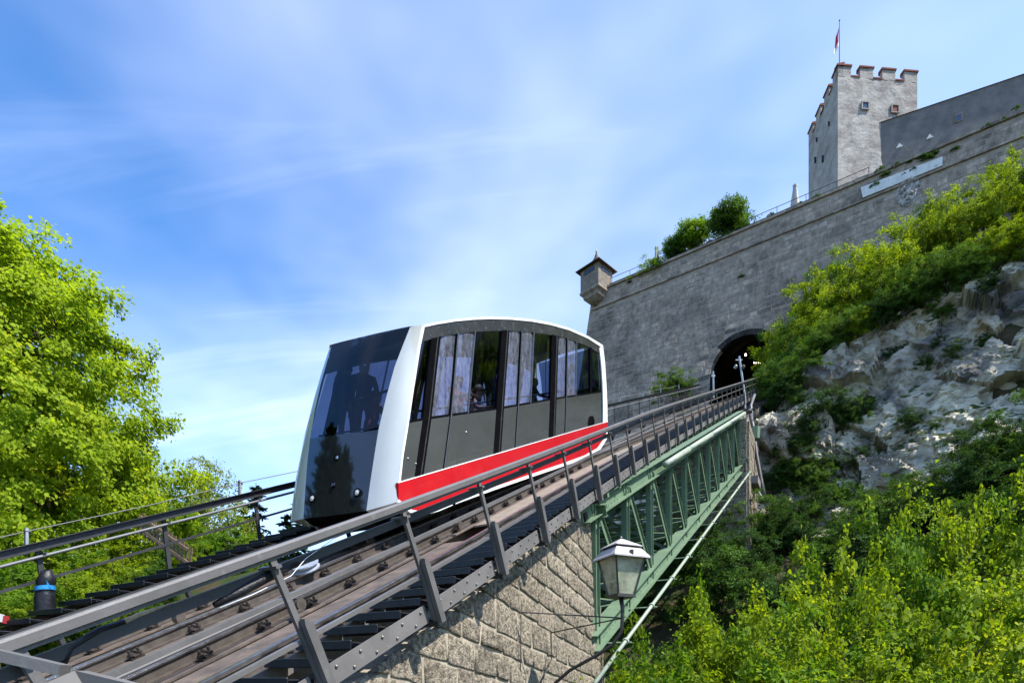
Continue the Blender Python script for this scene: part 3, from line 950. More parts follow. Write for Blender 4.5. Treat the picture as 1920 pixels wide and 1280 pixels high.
for (x, y, w, h, m2) in ((1621, 200, 11, 11, 'pane_blue'), (1677, 206, 12, 12, 'brick_cap')):
    c = face_pt(tA, tC, x, y); d = (tC - tA).normalized(); nn = Vector((d.y, -d.x, 0)); nn = nn if nn.y < 0 else -nn
    sc = c.y / F
    m_ = MB()
    hw_, hh_ = w * sc / 2, h * sc / 2
    for sx, sz, ex, ez in ((-1, 0, .06, hh_ + .12), (1, 0, .06, hh_ + .12), (0, -1, hw_, .06), (0, 1, hw_, .06)):
        m_.frame(c + nn * .12 + d * sx * (hw_ + .06) + Vector((0, 0, sz * (hh_ + .06))), d, nn, (0, 0, 1), ex if sx else hw_, .07, ez if sx else .06)
    wo_ = m_.build('window', 'tower_plaster', tower)
    m_ = MB(); m_.frame(c + nn * .085, d, nn, (0, 0, 1), hw_, .02, hh_); m_.build('pane', m2, wo_)
for (x, y, w, h) in ((1544, 298, 3, 12), (1530, 300, 2, 10), (1556, 232, 2, 8), (1533, 262, 2, 7)):
    c = face_pt(tA, tB, x, y); d = (tB - tA).normalized(); nn = Vector((d.y, -d.x, 0)); nn = nn if nn.x < 0 else -nn
    sc = c.y / F
    m_ = MB(); m_.frame(c + nn * .10, d, nn, (0, 0, 1), w * sc * .45, .10, h * sc / 2); m_.build('slit', 'opening', tower)
# flag
fb = Vector((ray(1574, 122).x * 67, 67, 0)); ftop = ray(1574, 40).z * 67
fp = thing('flagpole', Vector((fb.x, fb.y, zpar - .3)), 'slender flagpole with limp red and white flag on the tower roof', 'flagpole')
m_ = MB(); m_.tube([(fb.x, fb.y, zpar - .35), (fb.x, fb.y, ftop)], [.07, .04], 8); m_.build('pole', 'dark_paint', fp)
m_ = MB(); m_.lathe((fb.x, fb.y, ftop), [(.04, 0), (.09, .07), (.02, .16)], 8); m_.build('finial', 'dark_paint', fp)
rows = []; mi = []
for j in range(15):
    v = j / 14
    row = []
    for i in range(7):
        u_ = i / 6
        row.append(Vector((fb.x - .06 - u_ * .34 - v * .22 * u_ * 1.4, fb.y + .12 * math.sin(u_ * 9 + v * 3), ftop - .75 - v * 2.1 - u_ * 1.0)))
    rows.append(row)
m_ = MB(); m_.loft(rows)
m_.m = [1 if (k // 6) >= 10 else 0 for k in range(len(m_.f))]
m_.build('flag', ['flag_red', 'flag_white'], fp, smooth=True, recalc=False)

# upper plastered wall to the right of the tower
r0, r1 = ray(1647, 232), ray(1920, 140)
uz = 60.2
u0, u1 = Vector((r0.x * uz / r0.z, uz / r0.z, 0)), Vector((r1.x * uz / r1.z, uz / r1.z, 0))
d = (u1 - u0).normalized(); nn = Vector((d.y, -d.x, 0)); u2 = u0 + d * 26
u0 = u0 + nn * .0
upw = thing('upper_wall', Vector((u0.x, u0.y, ZTOP - .6)), 'dark plastered upper curtain wall running from the tower', 'wall')
m_ = MB(); m_.prism([Vector((u0.x, u0.y, ZTOP - .6)), Vector((u2.x, u2.y, ZTOP - .6)), Vector((u2.x, u2.y, uz)), Vector((u0.x, u0.y, uz))], -nn * 1.2)
m_.build('wall', 'dark_plaster', upw)
m_ = MB(); m_.prism([u0 + Vector((0, 0, uz + .01)) + nn * .12, u2 + Vector((0, 0, uz + .01)) + nn * .12, u2 + Vector((0, 0, uz + .5)) - nn * .6, u0 + Vector((0, 0, uz + .5)) - nn * .6], -nn * .5)
m_.build('coping', 'roof_shingle', upw)
for (x, y, w, h) in ((1797, 222, 9, 11),):
    r = ray(x, y); c = r * (u0.dot(nn) / r.dot(nn)); sc = c.y / F
    m_ = MB(); m_.frame(c + nn * .05, d, nn, (0, 0, 1), w * sc / 2 + .1, .05, h * sc / 2 + .1); w_ = m_.build('window', 'turret_plaster', upw)
    m_ = MB(); m_.frame(c + nn * .09, d, nn, (0, 0, 1), w * sc / 2, .03, h * sc / 2); m_.build('pane', 'pane_blue', w_)
for (x, y) in ((1686, 277), (1743, 260)):
    r = ray(x, y); c = r * (u0.dot(nn) / r.dot(nn))
    m_ = MB(); m_.prism([c + d * -.3 + nn * .01, c + d * .35 + nn * .01, c + Vector((0, 0, .45)) + nn * .01], nn * .05); m_.build('plaster_patch', 'marble', upw)

# ------------------------------------------------------------------ stone pier under the near end of the track
PA, PB = P(4, -3.62, -1.5), P(10.3, -4.08, -1.5)
PD = Vector((PB.x - PA.x, PB.y - PA.y, 0)).normalized()
PN = PD.cross(Vector((0, 0, 1)))


def pf(h, z, out=0.0):
    return Vector((PA.x, PA.y, 0)) + PD * h + Vector((0, 0, z)) + PN * (out + .035 * (1.5 - z))


def ptop(h):
    q = PA + PD * h
    return track_z(q.dot(UH), -1.60)


def pcorner(z): return 6.80 + (3.1 - z) * .13


pier = thing('stone_pier', Vector((PA.x + 1, PA.y + 2, -9)), 'rock faced rubble stone pier carrying the near end of the track', 'pier')
HL = -7.0
poly = [pf(HL, -9), pf(pcorner(-9), -9), pf(pcorner(-1), -1), pf(pcorner(ptop(6.3)), ptop(6.3)), pf(HL, ptop(HL))]
mb = MB(); mb.prism(poly, -PN * 5.7); mb.build('core', 'pier_mortar', pier)


def clip(poly, inside):                                        # keep the part of a convex polygon where inside(p) > 0
    out = []
    for i in range(len(poly)):
        a, b = poly[i], poly[(i + 1) % len(poly)]
        fa, fb_ = inside(a), inside(b)
        if fa > 0: out.append(a)
        if (fa > 0) != (fb_ > 0):
            k = fa / (fa - fb_)
            out.append((a[0] + (b[0] - a[0]) * k, a[1] + (b[1] - a[1]) * k))
    return out


rng = random.Random(21)
dip = math.tan(math.radians(7.5))
zc0 = -1.6
row_i = 0
while zc0 < 5.0:
    hh = rng.uniform(.27, .42)
    x = -3.2 + rng.uniform(0, .4)
    while x < 7.6:
        L = rng.uniform(.34, .80)
        j = [rng.uniform(-.035, .035) for _ in range(8)]
        g_ = .016
        lo, hi = zc0 - dip * x, zc0 - dip * x + hh
        lo2, hi2 = zc0 - dip * (x + L), zc0 - dip * (x + L) + hh
        quad = [(x + g_ + j[0], lo + g_ + j[1] * .6), (x + L * .5, (lo + lo2) / 2 + g_ + j[6] * .5), (x + L - g_ + j[2], lo2 + g_ + j[3] * .6), (x + L - g_ + j[4], hi2 - g_ + j[5] * .6), (x + L * .45, (hi + hi2) / 2 - g_ + j[7] * .5), (x + g_ - j[0], hi - g_ - j[1] * .6)]
        quad = clip(quad, lambda p_: ptop(p_[0]) - .03 - p_[1])
        quad = clip(quad, lambda p_: pcorner(p_[1]) - .01 - p_[0])
        x += L
        if len(quad) < 3: continue
        ar = abs(sum(quad[i][0] * quad[(i + 1) % len(quad)][1] - quad[(i + 1) % len(quad)][0] * quad[i][1] for i in range(len(quad)))) / 2
        if ar < .012 or min(p_[1] for p_ in quad) > 5 or max(p_[1] for p_ in quad) < -.7: continue
        cx_ = sum(p_[0] for p_ in quad) / len(quad); cz_ = sum(p_[1] for p_ in quad) / len(quad)
        # refine outline, then three rings pushed out unevenly
        ol = []
        for i in range(len(quad)):
            a, b = quad[i], quad[(i + 1) % len(quad)]
            ol += [a, ((a[0] + b[0]) / 2 + rng.uniform(-.008, .008), (a[1] + b[1]) / 2 + rng.uniform(-.008, .008))]
        pr = rng.uniform(.012, .030)
        m_ = MB(); k = len(ol); vs_ = []
        for f_, o_ in ((1.0, -.02), (.98, pr * .7), (.86, pr), (.45, pr * 1.05)):
            for p_ in ol:
                q = (cx_ + (p_[0] - cx_) * f_, cz_ + (p_[1] - cz_) * f_)
                o2 = o_ + (rng.uniform(-.012, .012) if f_ < .97 else 0)
                vs_.append(pf(q[0], q[1], o2))
        vs_.append(pf(cx_, cz_, pr + rng.uniform(-.012, .012)))
        fs = [(r_ * k + i, r_ * k + (i + 1) % k, (r_ + 1) * k + (i + 1) % k, (r_ + 1) * k + i) for r_ in range(3) for i in range(k)]
        fs += [(3 * k + i, 3 * k + (i + 1) % k, 4 * k) for i in range(k)]
        m_.add(vs_, fs)
        m_.build('stone', 'pier_stone', pier, smooth=True)
    zc0 += hh
# quoins on the uphill corner
z = -1.5
while z < 3.0:
    h = rng.uniform(.36, .5)
    if z + h < ptop(6.3) - .1:
        m_ = MB(); c = pf(pcorner(z + h / 2) + .0, z + h / 2, -.25)
        m_.frame(c, PD, PN, (0, 0, 1), .035 + .03 * rng.random(), .28 + .02 * rng.random(), h / 2 - .012); m_.build('quoin', 'pier_stone', pier)
    z += h

# abutment at the far end of the bridge
abt = thing('bridge_abutment', P(34.5, -5.9, -8), 'weathered stone abutment holding the far end of the green bridge', 'abutment')
mb = MB(); mb.frame(P(35.2, -6.0, -1.75) + Vector((0, 0, -5.05)), S, UH, (0, 0, 1), 2.2, 1.9, 4.0); mb.build('core', 'pier_mortar', abt)
rng = random.Random(5)
c0 = P(35.2, -6.0, -1.75) - Vector((0, 0, 1.05))
for fc in range(2):
    z = -8.0
    while z < -.3:
        h = rng.uniform(.3, .45)
        q = 0
        W_ = 4.4 if fc == 0 else 3.8
        while q < W_ - .1:
            L = min(rng.uniform(.45, .9), W_ - q)
            m_ = MB()
            if fc == 0: m_.frame(c0 + S * (-2.2 + q + L / 2) - UH * 1.92 + Vector((0, 0, z + h / 2)), S, UH, (0, 0, 1), L / 2 - .015, .05 + .03 * rng.random(), h / 2 - .012)
            else: m_.frame(c0 + S * 2.22 + UH * (-1.9 + q + L / 2) + Vector((0, 0, z + h / 2)), UH, S, (0, 0, 1), L / 2 - .015, .05 + .03 * rng.random(), h / 2 - .012)
            m_.build('stone', 'pier_stone', abt); q += L
        z += h
mb = MB(); mb.frame(P(33.2, -4.3, -5.0), S, UH, (0, 0, 1), .9, .7, .18); mb.build('bearing_ledge', 'concrete', abt)
pip = thing('drain_pipe', P(36.4, -2.7, -2.2), 'dark drain pipe with elbow clinging to the abutment', 'pipe')
m_ = MB(); m_.tube([ray(1405, 768) * 31.5, ray(1412, 800) * 31.0, ray(1418, 850) * 30.6, ray(1428, 905) * 30.2, ray(1436, 945) * 30.0], .10, 8); m_.build('pipe', 'duct_dark', pip, smooth=True)
m_ = MB(); m_.tube([ray(1415, 740) * 32.4, ray(1408, 760) * 31.8, ray(1411, 790) * 31.1], .07, 8); m_.build('branch_pipe', 'pipe_grey', pip, smooth=True)
m_ = MB(); m_.lathe(ray(1417, 812) * 30.8, [(.05, -.35), (.2, -.3), (.24, .3), (.05, .35)], 8); m_.build('junction', 'bridge_green', pip)
m_ = MB(); m_.tube([ray(1420, 920) * 29.5, ray(1436, 946) * 29.2], .07, 8); m_.build('outlet', 'pipe_grey', pip)

# ------------------------------------------------------------------ green truss bridge
br = thing('truss_bridge', P(22, -6.2, -4.2), 'pale green riveted steel truss bridge carrying the track over the gully', 'bridge')
NT, NBt = -1.70, -4.02
TP = [11.4 + 2.15 * i for i in range(11)]
VD = -(NT - NBt) * ST / CT                                     # where a plumb post meets the lower chord


def bot(t): return t + VD


def rivet_row(m_, p, q, off, k, r=.016):
    for i in range(k):
        c = p.lerp(q, (i + .5) / k)
        m_.lathe(c, [(r, 0), (r * .9, .008), (r * .3, .014)], 5, off)


for si, s in enumerate((-4.15, -8.35)):
    near = si == 0
    for (n, ta, tb, w) in ((NT, 10.6, 33.6, .30), (NBt, 10.0, 32.6, .34)):
        m_ = MB()
        # channel: vertical plate plus two flanges
        m_.bar(P(ta, s, n), P(tb, s, n), .03, .30, N)
        m_.bar(P(ta, s + .0, n + .155), P(tb, s, n + .155), w, .02, N)
        m_.bar(P(ta, s, n - .155), P(tb, s, n - .155), w, .02, N)
        ch = m_.build('top_chord' if n == NT else 'bottom_chord', 'bridge_green', br)
        if near:
            m_ = MB()
            for dn in (.12, -.12):
                rivet_row(m_, P(ta, s + .016, n + dn), P(tb, s + .016, n + dn), S, 110)
            tag(m_.build('rivets', 'bridge_green', ch), kind='stuff')
    for i, t in enumerate(TP):
        pt_, pb_ = P(t, s, NT + .1), P(bot(t) , s, NBt - .1)
        m_ = MB()
        m_.bar(pt_, pb_, .014, .20, UH)                           # web across the track
        for e in (-.1, .1):
            m_.bar(pt_ + UH * e, pb_ + UH * e, .13, .016, UH)
        po = m_.build('post', 'bridge_green', br)
        m_ = MB(); g_ = P(bot(t), s + .022, NBt)
        m_.prism([g_ + U * -.35 + N * -.14, g_ + U * .35 + N * -.14, g_ + U * .28 + N * .42, g_ + U * -.12 + N * .42], S * .012); m_.build('gusset', 'bridge_green', po)
        m_ = MB(); g_ = P(t, s + .022, NT)
        m_.prism([g_ + U * -.3 + N * .14, g_ + U * .35 + N * .14, g_ + U * .12 + N * -.4, g_ + U * -.2 + N * -.4], S * .012); m_.build('gusset', 'bridge_green', po)
        if i < len(TP) - 1:
            a_, b_ = P(t, s, NT - .05), P(bot(TP[i + 1]), s, NBt + .05)
            m_ = MB(); d_ = (b_ - a_).normalized(); o_ = S.cross(d_)
            m_.bar(a_ + S * .04, b_ + S * .04, .012, .15, o_); m_.bar(a_ + S * .04 + o_ * .07, b_ + S * .04 + o_ * .07, .09, .012, o_)
            m_.build('diagonal', 'bridge_green', br)
for i, t in enumerate(TP):
    m_ = MB()
    sr_ = -3.40 + roff(t)
    m_.bar(P(t, -9.3, -1.80), P(t, sr_, -1.80), .02, .22, N)
    m_.bar(P(t, -9.3, -1.685), P(t, sr_, -1.685), .16, .016, N); m_.bar(P(t, -9.3, -1.915), P(t, sr_, -1.915), .16, .016, N)
    m_.build('cross_beam', 'bridge_green', br)
    m_ = MB(); m_.bar(P(bot(t), -8.3, NBt), P(bot(t), -4.2, NBt), .12, .12, N); m_.build('bottom_strut', 'bridge_green', br)
    # sway bracing inside each frame
    for a_, b_ in ((-8.3, -4.2), (-4.2, -8.3)):
        m_ = MB(); m_.bar(P(t, a_, NT - .1), P(bot(t), b_, NBt + .1), .07, .07, UH); m_.build('sway_brace', 'bridge_green', br)
    if i < len(TP) - 1:
        for a_, b_ in ((-8.3, -4.2), (-4.2, -8.3)):
            m_ = MB(); m_.bar(P(bot(t), a_, NBt), P(bot(TP[i + 1]), b_, NBt), .08, .05, N); m_.build('wind_brace', 'bridge_green', br)
    # cantilever bracket for the stair
    for dt_ in (0.0, 1.07):
        sr_ = -3.40 + roff(t + dt_)
        m_ = MB(); m_.prism([P(t + dt_ + .2, sr_ - .75, -1.50), P(t + dt_ + .2, sr_, -1.50), P(t + dt_ + .2, sr_, -1.60), P(t + dt_ + .2, sr_ - .75, -1.72)], U * .10); m_.build('bracket', 'bridge_green', br)
m_ = MB(); m_.frame(P(32.6, -4.15, NBt), S, U, N, .42, .5, .42); m_.build('bearing', 'bridge_green', br)
pp = thing('service_pipe', P(20, -3.6, NBt - .3), 'pale green service pipe hung below the bridge edge', 'pipe')
m_ = MB(); m_.tube([P(t, -3.62, NBt - .16) for t in (8.6, 14, 20, 26, 31.5)], .042, 8); m_.build('pipe', 'pipe_pale', pp, smooth=True)
for t in frange(10.5, 31, 2.15):
    m_ = MB(); m_.bar(P(t, -4.2, NBt - .19), P(t, -3.5, NBt - .19), .05, .02, N); m_.build('hanger', 'bridge_green', pp)
    m_ = MB(); m_.tube([P(t - .03, -3.62, NBt - .16), P(t + .03, -3.62, NBt - .16)], .066, 8); m_.build('clip', 'pipe_pale', pp)
pp = thing('cable_conduit', P(22, -3.9, NT), 'white cable conduit under the stair edge of the bridge', 'conduit')
for ta, tb in ((16.2, 19.2), (19.3, 23.2), (23.3, 27.6), (27.7, 32.6)):
    m_ = MB(); m_.tube([P(ta, -3.86 , NT + .06), P(tb, -3.86 , NT + .06)], .085, 8); m_.build('pipe', 'pipe_pale', pp, smooth=True)

# ------------------------------------------------------------------ track: rails on steel girders
trk = thing('funicular_track', P(6, -6.2, -1.6), 'inclined funicular track of steel rails clamped on rusty girders', 'track')
TS = frange(-2.4, 54, 1.2)
NR = -1.25


def s_of(i, t):
    return (-4.28 + roff(t), -5.50 + roff(t), -6.82 + loff(t), -8.08 + loff(t))[i]


HEAD = [(-.033, 0), (-.036, -.02), (-.03, -.036), (.03, -.036), (.036, -.02), (.033, 0), (.02, .006), (-.02, .006)]
WEB = [(-.009, -.036), (-.009, -.122), (-.065, -.128), (-.065, -.142), (.065, -.142), (.065, -.128), (.009, -.122), (.009, -.036)]
for i in range(4):
    tmax = 54 if i in (0, 3) else 30
    ts = [t for t in TS if t <= tmax]
    m_ = MB(); m_.sweep(HEAD, [(t, s_of(i, t), NR) for t in ts]); ro = m_.build('rail', 'rail_steel', trk)
    m_ = MB(); m_.sweep(WEB, [(t, s_of(i, t), NR) for t in ts]); m_.build('rail_web', 'rail_side', ro)
    gw = .20 if i else .17
    sec = [(-gw, -.146), (-gw, -.17), (-.02, -.175), (-.02, -.40), (-gw, -.405), (-gw, -.43), (gw, -.43), (gw, -.405), (.02, -.40), (.02, -.175), (gw, -.17), (gw, -.146)]
    m_ = MB(); m_.sweep(sec, [(t, s_of(i, t), NR) for t in ts]); m_.build('girder', 'girder_pale' if i == 0 else 'girder_rust', trk)
# broad rusty box beam beside the right-hand track
m_ = MB(); m_.sweep([(-.24, -.11), (-.24, -.36), (.22, -.36), (.22, -.11)], [(t, -4.80 + roff(t), NR) for t in frange(-2.4, 7.7, 1.0)]); bx_ = m_.build('box_beam', 'girder_rust', trk)
m_ = MB()
for t in frange(.2, 7.4, .62):
    m_.lathe(P(t, -4.58 + roff(t) , NR - .22), [(.02, -.005), (.02, .012), (.008, .02)], 6, S)
tag(m_.build('bolts', 'clamp_iron', bx_), kind='stuff')
# pale cover plates further up between the rails
m_ = MB(); m_.sweep([(-.34, -.14), (-.34, -.17), (.34, -.17), (.34, -.14)], [(t, -4.90 + roff(t) , NR) for t in frange(9.2, 33, 1.0)]); m_.build('cover_plate', 'girder_pale', trk)
m_ = MB(); m_.sweep([(-.5, -.2), (-.5, -.22), (.45, -.22), (.45, -.2)], [(t, -8.95 + loff(t), NR) for t in frange(14, 50, 1.0)]); m_.build('cover_plate', 'girder_pale', trk)
# cross sleepers
m_ = MB()
slp = MB(); slp.box(-2.35, 2.35, -.06, .06, -.075, .075)
slp_me = slp.mesh('sleeper', 'under_dark')
for t in [q for q in frange(-1.5, 52, 1.55) if not 10.8 < q < 34]:
    M = Matrix.Translation(P(t, -6.2 + (loff(t) + roff(t)) / 2, NR - .51)) @ TRK
    place('sleeper', slp_me, trk, M)
# clamps
c_ = MB()
c_.box(-.05, .05, -.06, .06, 0, .012)
c_.frame((.0, 0, .03), (1, 0, -.35), (0, 1, 0), (.35, 0, 1), .045, .028, .012)
for y in (-.042, .042):
    c_.lathe((.012, y, .01), [(.013, 0), (.013, .075), (.004, .08)], 6)
    c_.lathe((.012, y, .03), [(.026, 0), (.026, .022)], 6)
c_.tube([(-.03, -.02, .03), (-.045, 0, .06), (-.03, .02, .07), (.0, .02, .055)], .008, 5)
clamp_me = c_.mesh('rail_clamp', 'clamp_iron')
for i in range(4):
    for j, t in enumerate(frange(.25 + .1 * i, 16.5, .78)):
        for sd in (-1, 1):
            if i == 3 and sd == -1 and t > 7: continue
            M = Matrix.Translation(P(t, s_of(i, t) + sd * .095, NR - .146)) @ TRK @ Matrix.Rotation(0 if sd > 0 else math.pi, 4, 'Z') @ Matrix.Diagonal((1.25, 1.25, 1.25, 1))
            place('rail_clamp', clamp_me, trk, M)
# under-rail dark deck on the pier and track bed beyond the bridge
m_ = MB(); m_.sweep([(-3.0, -.60), (-3.0, -.7), (2.0, -.7), (2.0, -.60)], [(t, -6.2, NR) for t in (-3, 3, 8, 10.6)]); m_.build('bed', 'under_dark', trk)
m_ = MB(); m_.sweep([(-3.0, -.5), (-3.0, -1.6), (2.0, -1.6), (2.0, -.5)], [(t, -6.2, NR) for t in (35, 40, 46, 53.5)]); m_.build('bed', 'concrete', trk)
# haulage cables on rollers
for (s0, nn_) in ((-5.22, -1.17), (-7.45, -1.22)):
    cb = thing('haulage_cable', P(3, s0, nn_), 'steel haulage rope running beside the rusty box beam' if s0 > -6 else 'steel haulage rope lying between the rails under the car', 'cable')
    m_ = MB(); m_.tube([P(t, s0 + (roff(t) if s0 > -6 else 0), nn_) for t in frange(-2.4, 34, 1.2)], .017, 6); m_.build('rope', 'wire_rope', cb, smooth=True)
    for t in (1.3, 4.6, 8.6, 12.6):
        m_ = MB(); m_.lathe(P(t, s0 - .05 + (roff(t) if s0 > -6 else 0), nn_ - .085), [(.07, 0), (.05, .03), (.05, .07), (.07, .1)], 10, S); m_.build('roller', 'rail_side', cb)
rl = thing('cable_sheave', P(4.9, -7.1, -1.42), 'grey white grooved cable pulley lying on the bed between the rails', 'pulley')
c = ray(570, 1060); k_ = (-1.16 / c.dot(N)); c = c * k_
ax = (N + S * .12 - U * .15).normalized()
m_ = MB(); m_.lathe(c - ax * .06, [(.07, 0), (.215, .0), (.22, .02), (.18, .045), (.18, .055), (.22, .08), (.215, .1), (.17, .1), (.15, .085), (.06, .085)], 24, ax); m_.build('wheel', 'reel_white', rl)
m_ = MB(); m_.lathe(c - ax * .09, [(.045, 0), (.045, .14), (.02, .16)], 12, ax); m_.build('hub', 'wood_pale', rl)

# ------------------------------------------------------------------ stairs on both sides
td = MB()
td.box(-.5, .5, -.12, .12, -.012, 0)                             # plate
td.box(-.5, .5, -.128, -.12, -.058, .004)                        # front lip
td.box(-.5, .5, -.134, -.12, .004, .010, 1)                      # paler strip along the lip's top
td.box(-.5, .5, .112, .12, -.055, 0)
for i in range(24):                                              # serrated grating bars under the plate
    x = -.46 + i * .92 / 23
    td.box(x - .004, x + .004, -.10, .10, -.034, -.012)
    td.add([(x - .011, .02, -.036), (x + .011, .02, -.036), (x + .006, .02, -.058), (x - .006, .02, -.058)], [(0, 1, 2, 3)], 1)  # pale teeth: colour stands in for perforations catching light
tread_me = td.mesh('tread', ['tread_steel', 'grate_edge'])
LEVEL = Matrix(((S.x, UH.x, 0), (S.y, UH.y, 0), (0, 0, 1))).to_4x4()
st_r = thing('service_stair', P(4, -3.7, -1.5), 'open steel service stair with dark treads on the pier side of the track', 'stairs')
NS = -1.40


def s_str(t): return -3.36 + roff(t)


for t in frange(-1.4, 46, .345):
    w = .62
    M = Matrix.Translation(P(t, s_str(t) - .02 - w / 2, -1.30)) @ LEVEL @ Matrix.Diagonal((w, 1, 1, 1))
    place('tread', tread_me, st_r, M)
seg = [1.26 + 1.55 * i for i in range(-2, 30)]
for a_, b_ in zip(seg, seg[1:]):
    m_ = MB()
    p, q = P(a_ + .05, s_str(a_) + .012, -1.385), P(b_ - .02, s_str(b_) + .012, -1.385)
    m_.bar(p, q, .012, .17, N); m_.bar(p - S * .03 - N * .08, q - S * .03 - N * .08, .06, .01, N)
    so = m_.build('stringer', 'stringer_paint', st_r)
    m_ = MB(); nb = 5 if a_ < 14 else 3
    for i in range(nb):
        for dn in (-.042, .042):
            x_ = (i + .5) / nb + (.04 if dn > 0 else -.04)
            m_.lathe(p.lerp(q, x_) + N * dn + S * .006, [(.014, 0), (.014, .010), (.005, .016)], 6, S)
    tag(m_.build('bolts', 'rail_paint', so), kind='stuff')
m_ = MB(); m_.sweep([(-.01, -.06), (-.01, .08), (.01, .08), (.01, -.06)], [(t, s_str(t) - .66, -1.40) for t in frange(-2, 46, 1.5)]); m_.build('inner_stringer', 'stringer_paint', st_r)
for t in seg[:9]:
    m_ = MB(); m_.bar(P(t + .1, s_str(t) - .5, -1.51), P(t + .1, s_str(t) + .05, -1.51), .10, .05, N); m_.build('bearer', 'dark_paint', st_r)

st_l = thing('service_stair', P(5, -9.6, -1.2), 'open steel service stair with dark treads on the tree side of the track', 'stairs')


def s_lr(t): return -10.1 + 1.25 * sm(13, 32, t)


def n_lr(t): return -.07 + .12 * sm(9, 30, t)


for t in frange(1.5, 48, .40):
    M = Matrix.Translation(P(t, s_lr(t) + .5, -.97)) @ LEVEL @ Matrix.Diagonal((.9, 1.15, 1, 1))
    place('tread', tread_me, st_l, M)
for ds in (.04, .96):
    m_ = MB(); m_.sweep([(-.01, -.08), (-.01, .08), (.01, .08), (.01, -.08)], [(t, s_lr(t) + ds, -1.07) for t in frange(1, 35, 1.5)]); m_.build('stringer', 'dark_paint', st_l)
for t in frange(2, 34, 2.03):
    m_ = MB(); m_.bar(P(t, s_lr(t) + 1.0, -1.17), P(t, s_lr(t), -1.17), .08, .06, N); m_.build('bearer', 'dark_paint', st_l)
    m_ = MB(); m_.bar(P(t, s_lr(t) + .9, -1.17), P(t, s_lr(t) + .9, -1.75), .08, .06, UH); m_.build('strut', 'dark_paint', st_l)

# ------------------------------------------------------------------ railings
rr_ = thing('handrail', P(4, -3.3, -1.45), 'dark grey steel handrail on the pier side with gusseted posts', 'railing')


def s_rr(t): return -3.31 + roff(t)


def n_rr(t): return -.40 + .06 * sm(8, 20, t)


TR = frange(-.9, 47, 1.3)
m_ = MB(); m_.sweep([(-.04, -.03), (-.04, .015), (-.028, .028), (.028, .028), (.04, .015), (.04, -.03), (.02, -.03), (.02, -.055), (-.03, -.055), (-.03, -.03)], [(t, s_rr(t), n_rr(t)) for t in TR]); m_.build('top_rail', 'rail_paint', rr_)
for dn in (-.32, -.64):
    m_ = MB(); m_.sweep([(-.022, -.016), (-.022, .016), (.022, .016), (.022, -.016)], [(t, s_rr(t) - .02, n_rr(t) + dn) for t in TR]); m_.build('lower_rail', 'rail_paint', rr_)
m_ = MB(); m_.sweep([(-.02, -.035), (-.02, .03), (.016, .03), (.016, -.035)], [(t, s_rr(t) - .09, n_rr(t) - .135) for t in TR if t > 2.9 or t < 2.6]); m_.build('cable_duct', 'duct_dark', rr_)
for i in range(-1, 30):
    t = 1.26 + 1.55 * i
    s, n1_ = s_rr(t), n_rr(t)
    m_ = MB(); m_.bar(P(t, s - .0, n1_ - .02), P(t + .04, s + .015, -1.47), .03, .05, U)
    m_.bar(P(t, s - .13, n1_ - .10), P(t, s + .05, n1_ - .10), .05, .02, N)
    po = m_.build('post', 'rail_paint', rr_)
    m_ = MB(); a_, b_ = P(t + .045, s + .03, -.93), P(t + .06, s + .03, -1.50)
    m_.prism([a_ - U * .03, a_ + U * .0 + N * .05 - U * .02, a_ + U * .045 + N * .0, b_ + U * .045, b_ - U * .03], S * .05); m_.build('gusset', 'rail_paint', po)
jc = thing('cable_joint', P(2.85, -3.35, -.6), 'black taped cable sleeve with loose white wire on the handrail duct', 'cable joint')
m_ = MB(); pts = [P(2.35, -3.40, -.60), P(2.6, -3.39, -.575), P(2.85, -3.38, -.55), P(3.1, -3.40, -.545)]
m_.tube(pts, [.02, .035, .035, .02], 8); m_.build('sleeve', 'bag_black', jc, smooth=True)
m_ = MB(); m_.tube([P(2.35, -3.36, -.62), P(2.6, -3.35, -.62), P(2.95, -3.34, -.60), P(3.15, -3.36, -.53), P(3.5, -3.38, -.47), P(4.0, -3.39, -.46)], .0028, 5); m_.build('wire', 'white_trim', jc, smooth=True)
jh = thing('cable_end', P(1.7, -3.4, -.6), 'black cable end with pale wrapped tip below the handrail', 'cable')
m_ = MB(); m_.tube([P(1.42, -3.40, -.60), P(1.5, -3.40, -.53), P(1.66, -3.40, -.50), P(1.80, -3.40, -.505)], .02, 8); m_.build('cable', 'bag_black', jh, smooth=True)
m_ = MB(); m_.tube([P(1.80, -3.40, -.505), P(1.9, -3.40, -.50), P(2.1, -3.40, -.50)], [.019, .017, .004], 8); m_.build('tip', 'wood_pale', jh, smooth=True)
# landing rail at the lower end: two flat bars meeting near the lower edge
lr = thing('landing_rail', Vector((-1.4, 1.75, -1.2)), 'flat grey landing rail ending in a folded plate at the foot of the handrail', 'railing')
Yk = 1.9
q = [ray(-160, 1190) * Yk, ray(122, 1256) * Yk]
m_ = MB(); m_.bar(q[0], q[1], .05, .035, (0, 0, 1)); m_.build('rail', 'rail_paint', lr)
a_, b_, c_ = ray(60, 1290) * 1.75, ray(140, 1256) * 1.86, ray(244, 1281) * 1.80
m_ = MB(); m_.prism([a_, b_, c_, c_ - Vector((0, 0, .25)), a_ - Vector((0, 0, .25))], Vector((0, .06, 0))); m_.build('end_plate', 'plate_grey', lr)
m_ = MB(); m_.bar(b_ - Vector((0, -.03, .05)), b_ - Vector((0, -.03, 1.4)), .05, .05, (0, 1, 0)); m_.build('post', 'rail_paint', lr)

